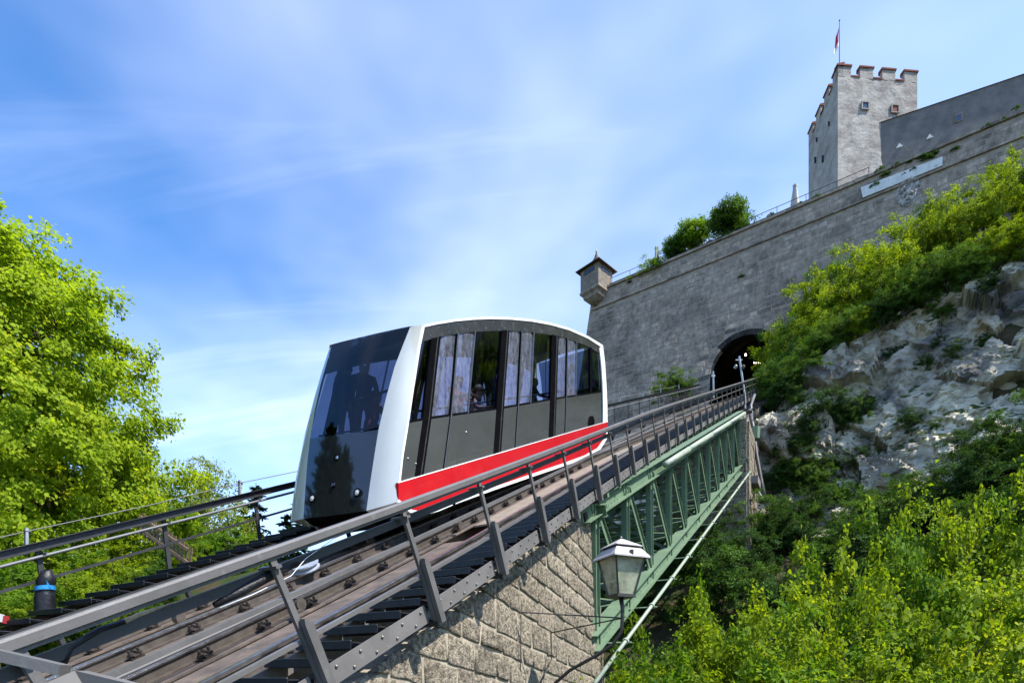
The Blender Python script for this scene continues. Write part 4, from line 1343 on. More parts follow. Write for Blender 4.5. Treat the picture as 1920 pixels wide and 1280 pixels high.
rl_ = thing('handrail', P(5, -10.1, -1.1), 'dark steel handrail with deep top channel on the tree side of the track', 'railing')
TL = frange(1.2, 50, 1.3)
m_ = MB(); m_.sweep([(-.03, -.09), (-.03, .03), (.05, .03), (.05, .018), (-.005, .01), (-.005, -.075), (.05, -.078), (.05, -.09)], [(t, s_lr(t), n_lr(t)) for t in TL]); m_.build('top_rail', 'dark_paint', rl_)
m_ = MB(); m_.tube([P(t, s_lr(t) + .05, n_lr(t) - .17) for t in TL], .024, 7); m_.build('pipe_rail', 'pipe_grey', rl_, smooth=True)
m_ = MB(); m_.sweep([(-.012, -.02), (-.012, .02), (.012, .02), (.012, -.02)], [(t, s_lr(t), n_lr(t) - .48) for t in TL]); m_.build('lower_rail', 'dark_paint', rl_)
for t in [2.69 + 2.03 * i for i in range(23)]:
    m_ = MB(); m_.bar(P(t, s_lr(t) - .02, n_lr(t) - .02), P(t - .36, s_lr(t), -1.12), .035, .07, U); m_.bar(P(t, s_lr(t) + .09, n_lr(t) - .13), P(t, s_lr(t) - .05, n_lr(t) - .13), .05, .02, N)
    m_.build('post', 'dark_paint', rl_)
# signal wire on short posts along the tree side
wr = thing('signal_wire', P(6, -10.3, -.1), 'thin signal wire on short grey posts above the tree side handrail', 'wire')
wp = []
for (t, hgt) in ((-1, .30), (4.55, .30), (8.4, .33), (13, .33), (18, .33), (22, .33), (26, .33), (30, .33), (34, .33), (38, .33), (43, .33)):
    b_ = P(t, s_lr(max(t, 1)) - .06, n_lr(t) - .1); e_ = b_ + Vector((0, 0, hgt + .08))
    m_ = MB(); m_.bar(b_, e_, .05, .035, UH); po = m_.build('post', 'pole_grey', wr)
    m_ = MB(); m_.tube([e_ - Vector((0, 0, .05)) - UH * .03, e_ - Vector((0, 0, .05)) + UH * .05], .03, 6); m_.build('insulator', 'dark_paint', po)
    wp.append(e_ - Vector((0, 0, .05)))
for a_, b_ in zip(wp, wp[1:]):
    m_ = MB(); m_.tube([a_, a_.lerp(b_, .5) - Vector((0, 0, .03)), b_], .008, 5); m_.build('wire', 'wire_rope', wr)

# black plastic sack tied with blue tape on a left post
bt = P(*((lambda q: (q[0], -9.98, -1.02))(on_s(66, 1120, -9.98))))
bag = thing('plastic_sack', bt, 'black plastic sack tied with blue tape around a handrail post', 'sack')
m_ = MB(); rows = []
for f_, r_ in ((0, .10), (.03, .125), (.1, .13), (.18, .122), (.26, .128), (.35, .11), (.40, .10), (.45, .108), (.52, .118), (.58, .11), (.63, .085), (.68, .07), (.70, .04)):
    rows.append([bt + Vector((math.cos(q) * r_ * (1 + .16 * noise.noise(Vector((math.cos(q) * 2.4, math.sin(q) * 2.4, f_ * 7)))) + .03 * sm(.3, .7, f_), math.sin(q) * r_ * (1 + .16 * noise.noise(Vector((math.cos(q) * 2.4, math.sin(q) * 2.4, f_ * 7 + 7)))), f_ * .95 + .012 * math.sin(q))) for q in [2 * math.pi * j / 18 for j in range(18)] + [0]])
m_.loft(rows); m_.build('sack', 'bag_black', bag, smooth=True)
m_ = MB(); m_.loft([[bt + Vector((math.cos(q) * .125, math.sin(q) * .125, z_ + .02 * math.cos(q))) for q in [2 * math.pi * j / 18 for j in range(19)]] for z_ in (.36, .42)]); m_.build('tape', 'tape_blue', bag, smooth=True)
m_ = MB(); m_.loft([[bt + Vector((.10, -.07, .40)), bt + Vector((.13, -.05, .40))], [bt + Vector((.06, -.10, .50)), bt + Vector((.09, -.09, .50))]]); m_.build('tape_tail', 'tape_blue', bag)

# signal mast near the tunnel
mp_ = ray(1397, 745) * 33.5; mt = ray(1386, 668) * 33.5
sm_ = thing('signal_mast', mp_, 'slim grey lamp mast standing beside the track before the tunnel', 'mast')
m_ = MB(); m_.tube([mp_ - Vector((0, 0, .9)), mp_, mt], .055, 8); m_.build('pole', 'pole_grey', sm_)
m_ = MB(); m_.bar(mt + Vector((-.2, 0, -.2)), mt + Vector((.16, 0, -.2)), .05, .05); m_.build('arm', 'pole_grey', sm_)
for dx_, m2 in ((-.22, 'pole_grey'), (.2, 'girder_pale')):
    m_ = MB(); m_.lathe(mt + Vector((dx_, -.05, -.62)), [(.05, -.08), (.10, -.04), (.085, .08), (.03, .14)], 8, (0, -1, .3)); m_.build('floodlight', m2, sm_)
mp_ = ray(1338, 712) * 40; mt = ray(1337, 696) * 40
sm_ = thing('signal_post', mp_, 'short pale signal post against the fortress wall beside the track', 'post')
m_ = MB(); m_.tube([mp_ - Vector((0, 0, 1.2)), mt], .06, 6); m_.build('pole', 'pole_grey', sm_)
m_ = MB(); m_.bar(mt + Vector((-.1, 0, -.3)), mt + Vector((.12, 0, -.3)), .06, .12); m_.build('signal_head', 'pole_grey', sm_)

# ------------------------------------------------------------------ funicular car
CS = -7.45                                                       # centre line of the car
HWD = 1.10
SR = CS + HWD


def q1(cx, cy):                                                  # enlarged-view coordinates -> photograph pixels -> (t, n) on the car's right side
    return on_s(500 + cx / 2.8235, 560 + cy / 2.8235, SR)


car = thing('funicular_car', P(9, CS, -1.25), 'white and red funicular car with arched roof and dark tinted windows', 'funicular car')


def side_s(sg, n):                                               # the far side leans in slightly
    return CS + HWD if sg > 0 else -8.82 + .18 * max(0, n - .6)


def side(poly, name, m_name, o0, o1, parent=None, both=True):     # plate on the side; o0..o1 are offsets outwards
    objs = []
    for sg in ((1, -1) if both else (1,)):
        mm = MB()
        mm.prism([P(t, side_s(sg, n) + sg * o0, n) for (t, n) in poly], S * sg * (o1 - o0))
        objs.append(mm.build(name, m_name, (parent[len(objs)] if isinstance(parent, list) else parent) or car))
    return objs


roof_out = [q1(*p) for p in ((825, 140), (900, 124), (1000, 108), (1090, 100), (1180, 96), (1290, 99), (1400, 109), (1500, 127), (1600, 155), (1700, 198), (1778, 245))]
roof_in = [q1(*p) for p in ((824, 153), (900, 136), (1000, 120), (1090, 112), (1180, 108), (1290, 111), (1400, 121), (1500, 139), (1600, 167), (1700, 211), (1771, 257))]
win_top = [q1(*p) for p in ((806, 232), (900, 205), (1000, 186), (1100, 175), (1200, 169), (1300, 170), (1400, 177), (1500, 190), (1600, 213), (1700, 250), (1768, 292))]
edge_f = [q1(*p) for p in ((688, 1075), (697, 960), (712, 830), (735, 690), (768, 470), (800, 260), (825, 140))]      # front arris
edge_f2 = [q1(*p) for p in ((698, 1075), (707, 960), (722, 830), (745, 690), (778, 470), (811, 260), (836, 140))]
edge_r = [q1(*p) for p in ((1778, 245), (1790, 340), (1797, 450), (1802, 560), (1803, 660))]
edge_r2 = [q1(*p) for p in ((1760, 262), (1770, 345), (1777, 450), (1780, 560), (1780, 668))]
# white rim, fascia
side(roof_out + roof_in[::-1], 'roof_rim', 'white_trim', -.01, .012)
fas = side(roof_in + win_top[::-1], 'fascia', 'fascia', -.03, -.002)
side(edge_f + edge_f2[::-1], 'corner_trim', 'white_trim', -.01, .012)
side(edge_r + edge_r2[::-1], 'rear_trim', 'white_trim', -.02, .012)
for sg, fo in zip((1, -1), fas):
    m_ = MB()
    for i in range(len(roof_in) - 1):
        for f_ in (.15, .65):
            for g_ in (.25, .75):
                a0 = (roof_in[i][0] * (1 - f_) + roof_in[i + 1][0] * f_, roof_in[i][1] * (1 - f_) + roof_in[i + 1][1] * f_)
                b0 = (win_top[i][0] * (1 - f_) + win_top[i + 1][0] * f_, win_top[i][1] * (1 - f_) + win_top[i + 1][1] * f_)
                if (f_ < .3) != (g_ < .5): continue
                m_.lathe(P(a0[0] * (1 - g_) + b0[0] * g_, side_s(sg, a0[1]) - sg * .003, a0[1] * (1 - g_) + b0[1] * g_), [(.014, 0), (.012, .006), (.004, .01)], 6, S * sg)
    tag(m_.build('rivets', 'chrome', fo), kind='stuff')


def top_at(x):                                                    # window-top curve in enlarged-view coordinates
    pts = ((806, 232), (900, 205), (1000, 186), (1100, 175), (1200, 169), (1300, 170), (1400, 177), (1500, 190), (1600, 213), (1700, 250), (1768, 292))
    return lerp_pts(x, pts)


def sill_at(x): return lerp_pts(x, ((715, 662), (870, 634), (1215, 586), (1500, 536), (1700, 504), (1770, 494)))


def red_at(x): return lerp_pts(x, ((690, 976), (1740, 668), (1800, 652)))


# slanted bay lines: (x at window top, x at sill, x at red line)
def col(xt, xs_, xr): return (xt, xs_, xr)


C0 = col(820, 752, 708)
P1a, P1b = col(872, 826, 781), col(922, 872, 829)
D1s, D1g = col(1012, 975, 937), col(1105, 1066, 1034)
P2a, P2b = col(1246, 1216, 1199), col(1286, 1256, 1240)
D2s, D2g = col(1350, 1331, 1316), col(1416, 1399, 1390)
P3a, P3b = col(1510, 1500, 1492), col(1546, 1535, 1527)
D3s, D3g = col(1592, 1586, 1580), col(1642, 1637, 1635)
E1a, E1b = col(1712, 1712, 1712), col(1722, 1722, 1722)
E2 = col(1762, 1772, 1774)


def up_poly(l, r, pad=0):
    return [q1(l[1], sill_at(l[1]) - pad), q1(r[1], sill_at(r[1]) - pad), q1(r[0], top_at(r[0]) - 3), q1((l[0] + r[0]) / 2, top_at((l[0] + r[0]) / 2) - 3), q1(l[0], top_at(l[0]) - 3)]


def low_poly(l, r):
    return [q1(l[2], red_at(l[2]) + 4), q1(r[2], red_at(r[2]) + 4), q1(r[1], sill_at(r[1])), q1(l[1], sill_at(l[1]))]


def full_poly(l, r):
    return low_poly(l, r)[:2] + [q1(r[1], sill_at(r[1])), q1(r[0], top_at(r[0]) - 3), q1(l[0], top_at(l[0]) - 3), q1(l[1], sill_at(l[1]))]


for l, r in ((P1a, P1b), (P2a, P2b), (P3a, P3b)):
    pil = side(full_poly(l, r), 'pillar', 'rubber_black', -.05, .004)
    mid = tuple((a + b) / 2 + 6 for a, b in zip(l, r)); mid2 = tuple(x + 5 for x in mid)
    side(full_poly(mid, mid2), 'seal', 'fascia', .004, .012, pil)
for l, r, g_ in ((C0, P1a, 'glass_side'), (P1b, D1s, 'glass_hazy'), (D1s, D1g, 'glass_hazy'), (D1g, P2a, 'glass_side'), (P2b, D2s, 'glass_hazy'), (D2s, D2g, 'glass_hazy'), (D2g, P3a, 'glass_side'),
                (P3b, D3s, 'glass_hazy'), (D3s, D3g, 'glass_hazy'), (D3g, E1a, 'glass_side'), (E1b, E2, 'glass_side')):
    for sg in (1, -1):
        bow = .025 if g_ == 'glass_hazy' else 0.012                 # the door panes are slightly curved
        mm = MB(); rows = []
        for i in range(9):
            f_ = i / 8
            xb, xt = l[1] * (1 - f_) + r[1] * f_, l[0] * (1 - f_) + r[0] * f_
            o_ = -.035 + bow * math.sin(math.pi * f_)
            row = []
            for j in range(5):
                g2 = j / 4
                x_ = xb * (1 - g2) + xt * g2; y_ = sill_at(xb) * (1 - g2) + (top_at(xt) - 3) * g2
                t, n = q1(x_, y_)
                row.append(P(t, side_s(sg, n) + sg * o_, n))
            rows.append(row)
        mm.loft(rows)
        mm.build('window_pane' if g_ == 'glass_side' else 'door_pane', g_, car, smooth=True, recalc=False)
for l, r in ((C0, P1a), (P1b, D1s), (D1s, P2a), (P2b, D2s), (D2s, P3a), (P3b, D3s), (D3s, E2)):
    pn = side(low_poly(l, r), 'side_panel', 'panel_grey', -.03, -.002)
    pts = low_poly(l, r)
    side([pts[3], pts[2], (pts[2][0], pts[2][1] + .035), (pts[3][0], pts[3][1] + .035)], 'sill_seal', 'rubber_black', -.04, .003, pn)
for c_, w_ in ((D1s, 6), (D2s, 5), (D3s, 4)):
    a_ = tuple(x - w_ for x in c_); b_ = tuple(x + w_ for x in c_)
    side(full_poly(a_, b_), 'door_seam', 'rubber_black', -.03, .006)
    side(full_poly(tuple(x - w_ * .35 for x in c_), tuple(x + w_ * .55 for x in c_)), 'door_edge', 'seam_steel', .006, .014)
for c_ in (D1g, D2g, D3g):
    a_ = tuple(x - 2 for x in c_); b_ = tuple(x + 2 for x in c_)
    side(up_poly(a_, b_), 'glazing_bar', 'seam_steel', -.03, .004)
side(full_poly(E1a, E1b)[2:6][::-1] if False else up_poly(E1a, E1b), 'end_pillar', 'rubber_black', -.04, .004)
# rear corner mirror and black buffer
m_ = MB(); t, n = q1(1742, 450); m_.lathe(P(t, SR, n), [(.05, 0), (.11, .03), (.11, .07), (.04, .1)], 10, S); m_.build('side_camera', 'rubber_black', car)
side([q1(1698, 690), q1(1731, 680), q1(1731, 640), q1(1722, 620), q1(1709, 622), q1(1703, 640)], 'vent_cover', 'rubber_black', .0, .03)
# latch dots
for x, y in ((1056, 705), (748, 845), (790, 873)):
    t, n = q1(x, y); m_ = MB(); m_.lathe(P(t, SR - .002, n), [(.02, 0), (.02, .01), (.008, .018)], 8, S); m_.build('latch', 'chrome', car)
# red skirt with white lower edge
red_bot = [q1(*p) for p in ((690, 1062), (765, 1118), (830, 1126), (900, 1105), (1000, 1066), (1200, 995), (1400, 926), (1560, 872), (1680, 828), (1745, 790), (1782, 740), (1798, 695))]
wht_bot = [q1(*p) for p in ((688, 1080), (752, 1132), (830, 1146), (905, 1124), (1000, 1084), (1200, 1012), (1400, 943), (1560, 889), (1690, 842), (1760, 800), (1795, 745), (1804, 690))]
red_top = [q1(x, red_at(x)) for x in (690, 850, 1000, 1200, 1400, 1600, 1740, 1802)]
sk = side(red_top[::-1] + red_bot, 'skirt', 'red_paint', -.03, .03, both=False)
side(red_bot + wht_bot[::-1], 'skirt_trim', 'white_trim', -.03, .034, both=False)
for nm_, pl_, m2_ in (('skirt', red_top[::-1] + red_bot, 'red_paint'), ('skirt_trim', red_bot + wht_bot[::-1], 'white_trim')):
    mm = MB(); mm.prism([P(max(t, 8.75), side_s(-1, n), n) for (t, n) in pl_], S * .03); mm.build(nm_, m2_, car)
t0_, t1_ = red_top[0], red_top[-1]
side([(max(a[0], 8.3), a[1]) for a in red_top] + [(a[0], a[1] + .016) for a in red_top[::-1]], 'belt_line', 'white_trim', -.02, .033)
t, n = q1(982, 1082); m_ = MB(); m_.lathe(P(t, SR + .03, n), [(.05, 0), (.04, .02), (.01, .03)], 10, S); m_.build('jack_plug', 'rubber_black', car)

# front end: bottom, divide and top of the raked face
def on_front(x, y):                                               # face plane t = 8 + .71 (n + .68)
    r = ray(x, y); rt, rs, rn = r.dot(U), r.dot(S), r.dot(N)
    k = (8.0 + .71 * .68) / (rt - .71 * rn)
    return (rt * k, rs * k, rn * k)


GR = [on_front(*p) for p in ((687, 957), (694, 905), (702.5, 850), (710, 804), (724, 745), (740, 687), (755, 648), (769, 613))]
GL = [on_front(*p) for p in ((569, 972), (572, 922), (576, 868), (581, 822), (590, 771), (601, 721), (612, 682), (622, 647))]
# front arris resampled to the same stations
def ef(i):
    f_ = i / 7 * 6; k = min(int(f_), 5); f_ -= k
    return (edge_f[k][0] * (1 - f_) + edge_f[k + 1][0] * f_, edge_f[k][1] * (1 - f_) + edge_f[k + 1][1] * f_)


for sg, G in ((1, GR), (-1, GL)):
    mm = MB(); rows = []
    for i, g_ in enumerate(G):
        t, n = ef(i); s = side_s(sg, n)
        e_ = (t, s, n)
        row = []
        for f_ in (0, .25, .5, .75, 1):
            b_ = -.035 * math.sin(math.pi * f_)                    # gently rounded corner
            row.append(P(g_[0] + (e_[0] - g_[0]) * f_ + b_, g_[1] + (e_[1] - g_[1]) * f_ + sg * .03 * math.sin(math.pi * f_), g_[2] + (e_[2] - g_[2]) * f_))
        rows.append(row)
    mm.loft(rows); mm.build('corner_post', 'white_paint', car, smooth=True)


def front_grid(i0, i1, off, name, m_name, inset=0.0, parent=None):
    mm = MB(); rows = []
    for i in range(i0, i1 + 1):
        a, b = Vector(GR[i]), Vector(GL[i])
        row = []
        for j in range(13):
            f_ = inset + (1 - 2 * inset) * j / 12
            c = a.lerp(b, f_); bow = -.05 * math.sin(math.pi * f_)
            row.append(P(c.x + bow + off, c.y, c.z))
        rows.append(row)
    mm.loft(rows)
    return mm.build(name, m_name, parent or car, smooth=True, recalc=False)


front_grid(3, 7, 0, 'windscreen', 'glass_front')
nose = front_grid(0, 3, 0, 'nose_panel', 'black_gloss')
mm = MB()                                                          # bar between windscreen and nose
rows = [[P(Vector(GR[3]).lerp(Vector(GL[3]), j / 12).x - .05 * math.sin(math.pi * j / 12) - .006 + (.0 if k_ < 2 else .0), Vector(GR[3]).lerp(Vector(GL[3]), j / 12).y, GR[3][2] + dn) for j in range(13)] for k_, dn in enumerate((-.03, .03))]
mm.loft(rows); mm.build('screen_bar', 'rubber_black', car)
# headlights, lens, emblem
for (x, y, r_, nm, m2) in ((589, 933, .062, 'headlight', 'lamp_glow'), (673, 922, .062, 'headlight', 'lamp_glow'), (635, 857, .05, 'camera_lens', 'chrome'), (630, 908, .045, 'emblem', 'fascia')):
    t, s, n = on_front(x, y)
    c = P(t - .045, s, n); axf = (-U + N * .71).normalized()
    axf = (-U * .8 + N * .57).normalized()
    m_ = MB(); m_.lathe(c, [(r_ * 1.25, 0), (r_ * 1.25, .012), (r_ * 1.0, .016), (r_ * .9, .004)], 14, axf); ho = m_.build(nm, 'rubber_black', car)
    if nm == 'emblem':
        m_ = MB(); m_.prism([c + axf * .02 + S * dx_ * r_ + N.cross(S).cross(axf) * 0 + axf.cross(S) * -dz_ * r_ for dx_, dz_ in ((-.8, -.8), (-.8, .8), (0, .1), (.8, .8), (.8, -.8), (0, -.3))], axf * .004); m_.build('badge', 'seam_steel', ho)
    else:
        m_ = MB(); m_.lathe(c + axf * .004, [(r_ * .88, 0), (r_ * .8, .006), (r_ * .2, .011)], 14, axf); m_.build('lens', m2, ho, smooth=True)
# front apron under the nose
mm = MB(); rows = []
for f_ in range(13):
    c = Vector(GR[0]).lerp(Vector(GL[0]), f_ / 12); b_ = -.05 * math.sin(math.pi * f_ / 12)
    rows.append([P(c.x + b_, c.y, c.z), P(c.x + .16 + b_, c.y, c.z - .16), P(c.x + .75, c.y, c.z - .34)])
mm.loft(rows); mm.build('apron', 'rubber_black', car, smooth=True)
for sg, G in ((1, GR), (-1, GL)):
    e = ef(0); g_ = G[0]
    mm = MB(); s = side_s(sg, e[1])
    mm.loft([[P(*g_), P(g_[0] + .2, g_[1], g_[2] - .18)], [P(e[0], s, e[1]), P(e[0] + .35, s - sg * .06, e[1] - .2)], [P(e[0] + .9, s, e[1] - .1), P(e[0] + .95, s - sg * .1, e[1] - .28)]])
    mm.build('corner_apron', 'white_paint', car, smooth=True)
# roof shell
mm = MB(); rows = []
for i, (t, n) in enumerate(roof_out):
    row = []
    for j in range(9):
        f_ = j / 8
        row.append(P(t, side_s(1, n) * (1 - f_) + side_s(-1, n) * f_, n + .07 * math.sin(math.pi * f_)))
    rows.append(row)
g7 = [Vector(GR[7]).lerp(Vector(GL[7]), j / 8) for j in range(9)]
rows = [[P(c.x - .05 * math.sin(math.pi * j / 8), side_s(1, 2) if j == 0 else GL[7][1] - .05 if j == 8 else c.y, c.z + .015) for j, c in enumerate(g7)]] + rows
mm.loft(rows); mm.build('roof', 'white_trim', car, smooth=True)
mm = MB(); mm.loft([[P(t, CS + HWD * .94 * (1 - 2 * j / 4), n - .10) for j in range(5)] for (t, n) in roof_out[1:-1]]); mm.build('ceiling', 'interior_grey', car)
# rear end: dark glass in a white frame
er = [(edge_r[k][0], edge_r[k][1]) for k in range(5)]
mm = MB(); mm.loft([[P(t + .10 * math.sin(math.pi * j / 8), CS + HWD * (1 - 2 * j / 8), n) for j in range(9)] for (t, n) in er[:3]]); mm.build('rear_window', 'glass_front', car, smooth=True, recalc=False)
mm = MB(); mm.loft([[P(t + .10 * math.sin(math.pi * j / 8), CS + HWD * (1 - 2 * j / 8), n) for j in range(9)] for (t, n) in er[2:] + [(er[-1][0] - .4, -1.0)]]); mm.build('rear_panel', 'panel_grey', car, smooth=True, recalc=False)
# floor, stepped platforms, underframe, wheels
mm = MB(); mm.prism([P(8.55, CS - 1.05, -.78), P(19.6, CS - 1.05, -.78), P(19.6, CS - 1.05, -.70), P(8.45, CS - 1.05, -.70)], S * 2.1); mm.build('floor', 'interior_grey', car)
mm = MB(); mm.prism([P(9.0, CS - .82, -1.15), P(19.0, CS - .82, -1.15), P(19.3, CS - .82, -.80), P(8.7, CS - .82, -.80)], S * 1.64); und = mm.build('underframe', 'under_dark', car)
HF = (CT, -ST)                                                     # level direction in (t, n)
for i in range(9):
    t0 = 8.75 + i * 1.19
    a = (t0, -.70); L = 1.17
    up_ = L * ST / CT                                               # level platform wedge: high at its downhill end
    pts_ = [a, (t0 + L, -.70), (t0 + .02, -.70 + L * math.tan(math.asin(ST)) * .98)]
    mm = MB(); mm.prism([P(t, CS - 1.03, n) for t, n in pts_], S * 2.06); mm.build('platform', 'interior_grey', car)
for t in (10.2, 11.4, 16.8, 18.0):
    for i in (2, 3):
        m_ = MB(); m_.lathe(P(t, s_of(i, t) - .05 * (1 if i == 2 else -1), -1.25 + .20), [(.21, -.03), (.22, -.02), (.20, -.015), (.20, .05), (.1, .06)], 16, S if i == 2 else -S); m_.build('wheel', 'rail_side', car)
for t in (10.8, 17.4):
    m_ = MB(); m_.frame(P(t, CS, -1.06), S, U, N, .8, .85, .09); m_.build('bogie', 'under_dark', car)
# grab rails and poles inside
for sg in (1, -1):
    m_ = MB(); m_.tube([P(t, CS + sg * .98, .62) for t in (9.2, 12, 15, 19)], .02, 6); m_.build('grab_rail', 'chrome', car)
for t in (10.9, 13.5, 16.2, 18.6):
    for sg in (.45, -.45):
        m_ = MB(); b_ = P(t, CS + sg, -.5); m_.tube([b_, b_ + Vector((0, 0, 2.3))], .018, 6); m_.build('pole', 'chrome', car)
m_ = MB(); a_, b_ = on_front(640, 728), on_front(735, 690)
m_.tube([P(9.55, CS - .85, 1.05), P(9.55, CS + .85, 1.05)], .022, 6); m_.build('grab_rail', 'chrome', car)
for x, y in ((1210, 690),):
    pass
# benches along the sides
def level_pt(t, s, dz_): return P(t, s, -.70) + Vector((0, 0, dz_))


# ------------------------------------------------------------------ passengers
def person(label, head, yaw, pose, top_m, leg_m='denim', hair=None, hat=False, group='passengers in the funicular car'):
    """head = world position of the head centre; the figure hangs from it, its feet or seat on the car's platform below."""
    J, R, E = [], [], []

    def j(p, r, par=None):
        J.append(Vector(p)); R.append(r)
        if par is not None: E.append((par, len(J) - 1))
        return len(J) - 1
    lean = {'stand': .0, 'lean': .16, 'sit': .10, 'rail': .12}[pose]
    sit = pose == 'sit'
    pel = j((0, 0, 0), .145)
    sp = j((0, lean * .35, .20), .135, pel)
    ch = j((0, lean * .8, .40), .15, sp)
    nk = j((0, lean * 1.05, .545), .055, ch)
    hd = j((0, lean * 1.2 + .02, .66), .088, nk)
    ht = j((0, lean * 1.2 + .01, .735), .075, hd)
    ns = j((0, lean * 1.2 + .115, .65), .014, hd)
    for sg in (-1, 1):
        j((sg * .088, lean * 1.2 + .01, .655), .018, hd)
        sh = j((sg * .185, lean * .95, .475), .062, ch)
        if pose in ('sit', 'lean'):
            el = j((sg * .25, lean + .13, .24), .045, sh); wr_ = j((sg * .10, lean + .36, .26), .032, el); hn = j((sg * .07, lean + .43, .265), .036, wr_); fd = Vector((-sg * .3, .9, -.1))
        elif pose == 'rail':
            el = j((sg * .27, lean + .16, .36), .045, sh); wr_ = j((sg * .22, lean + .38, .50), .032, el); hn = j((sg * .21, lean + .44, .53), .036, wr_); fd = Vector((0, .8, .3))
        else:
            el = j((sg * .25, lean - .03, .20), .045, sh); wr_ = j((sg * .25, lean + .10, -.04), .032, el); hn = j((sg * .25, lean + .12, -.11), .036, wr_); fd = Vector((0, .25, -1))
        fd.normalize(); sd = fd.cross(Vector((0, 0, 1)))
        if sd.length < .1: sd = Vector((1, 0, 0))
        sd.normalize()
        for k_, (o_, ln) in enumerate(((-.03, .07), (-.01, .085), (.011, .08), (.03, .062))):
            f1 = j(J[hn] + fd * .045 + sd * o_, .0095, hn); f2 = j(J[hn] + fd * (.045 + ln * .55) + sd * o_ * 1.1 + Vector((0, 0, -.008)), .0088, f1); j(J[hn] + fd * (.04 + ln) + sd * o_ * 1.1 + Vector((0, 0, -.03)), .0075, f2)
        th_ = j(J[hn] + sd * -.045 * sg + fd * .01, .0105, hn); j(J[hn] + sd * -.062 * sg + fd * .05, .009, th_)
        hp = j((sg * .095, 0, -.03), .095, pel)
        if sit:
            kn = j((sg * .12, .40, -.02), .065, hp); an = j((sg * .12, .42, -.40), .042, kn); j((sg * .12, .55, -.44), .035, an)
        else:
            kn = j((sg * .11, .03, -.45), .062, hp); an = j((sg * .11, .0, -.85), .042, kn); j((sg * .11, .14, -.90), .035, an)
    me = bpy.data.meshes.new('person'); me.from_pydata([tuple(p) for p in J], E, [])
    ob = bpy.data.objects.new('person', me); COL.objects.link(ob)
    md = ob.modifiers.new('skin', 'SKIN'); md.use_smooth_shade = True
    for i, r in enumerate(R):
        me.skin_vertices[0].data[i].radius = (r, r)
    me.skin_vertices[0].data[0].use_root = True
    ob.modifiers.new('sub', 'SUBSURF').levels = 1
    dg = bpy.context.evaluated_depsgraph_get()
    me2 = bpy.data.meshes.new_from_object(ob.evaluated_get(dg))
    COL.objects.unlink(ob); bpy.data.objects.remove(ob)
    for m_ in (top_m, leg_m, 'skin'): me2.materials.append(MATS[m_])
    ix = []
    hnds = [p for i, p in enumerate(J) if R[i] == .036]
    for pl in me2.polygons:
        c = pl.center
        k = 0
        if c.z < -.02 or (sit and c.z < .06 and c.y > .12 and abs(c.x) < .2 and c.y < .5): k = 1
        if c.z > .53: k = 2
        if any((c - h_).length < .13 for h_ in hnds): k = 2
        ix.append(k)
    me2.polygons.foreach_set('material_index', ix)
    o = bpy.data.objects.new('person', me2); COL.objects.link(o)
    hl = Vector((0, lean * 1.2 + .02, .67))
    Rz = Matrix.Rotation(yaw, 4, 'Z')
    loc = Vector(head) - (Rz @ hl)
    o.matrix_world = Matrix.Translation(loc) @ Rz
    WORLD_LOC[o.name] = loc
    tag(o, label, 'person', group)
    if hair:
        mm = MB(); rows = []
        for i in range(7):
            ph = math.radians(90 - i * 17)
            rows.append([hl + Vector((math.cos(q) * math.cos(ph) * .098, math.sin(q) * math.cos(ph) * .108 - .012, .02 + math.sin(ph) * .112 - (.03 if math.sin(q) < .2 and i > 4 else 0))) for q in [2 * math.pi * k / 14 for k in range(15)]])
        rows = [r_ if i < 5 else [p if math.sin(2 * math.pi * k / 14) < .35 else rows[4][k] for k, p in enumerate(r_)] for i, r_ in enumerate(rows)]
        mm.loft(rows); h_ = mm.build('hair', hair, None, smooth=True); h_.parent = o; h_.location = (0, 0, 0)
    if hat:
        mm = MB(); mm.lathe(hl + Vector((0, 0, .045)), [(.17, -.012), (.175, 0), (.115, .012), (.112, .03), (.10, .10), (.06, .125), (.01, .12)], 18); h_ = mm.build('sun_hat', 'hat_khaki', None, smooth=True); h_.parent = o; h_.location = (0, 0, 0)
        mm = MB(); mm.lathe(hl + Vector((0, 0, .06)), [(.116, 0), (.114, .025)], 18); b_ = mm.build('hat_band', 'cloth_navy', None); b_.parent = h_; b_.location = (0, 0, 0)
    return o


def head_at(x, y, s):
    r = ray(x, y); return r * (s / r.dot(S))


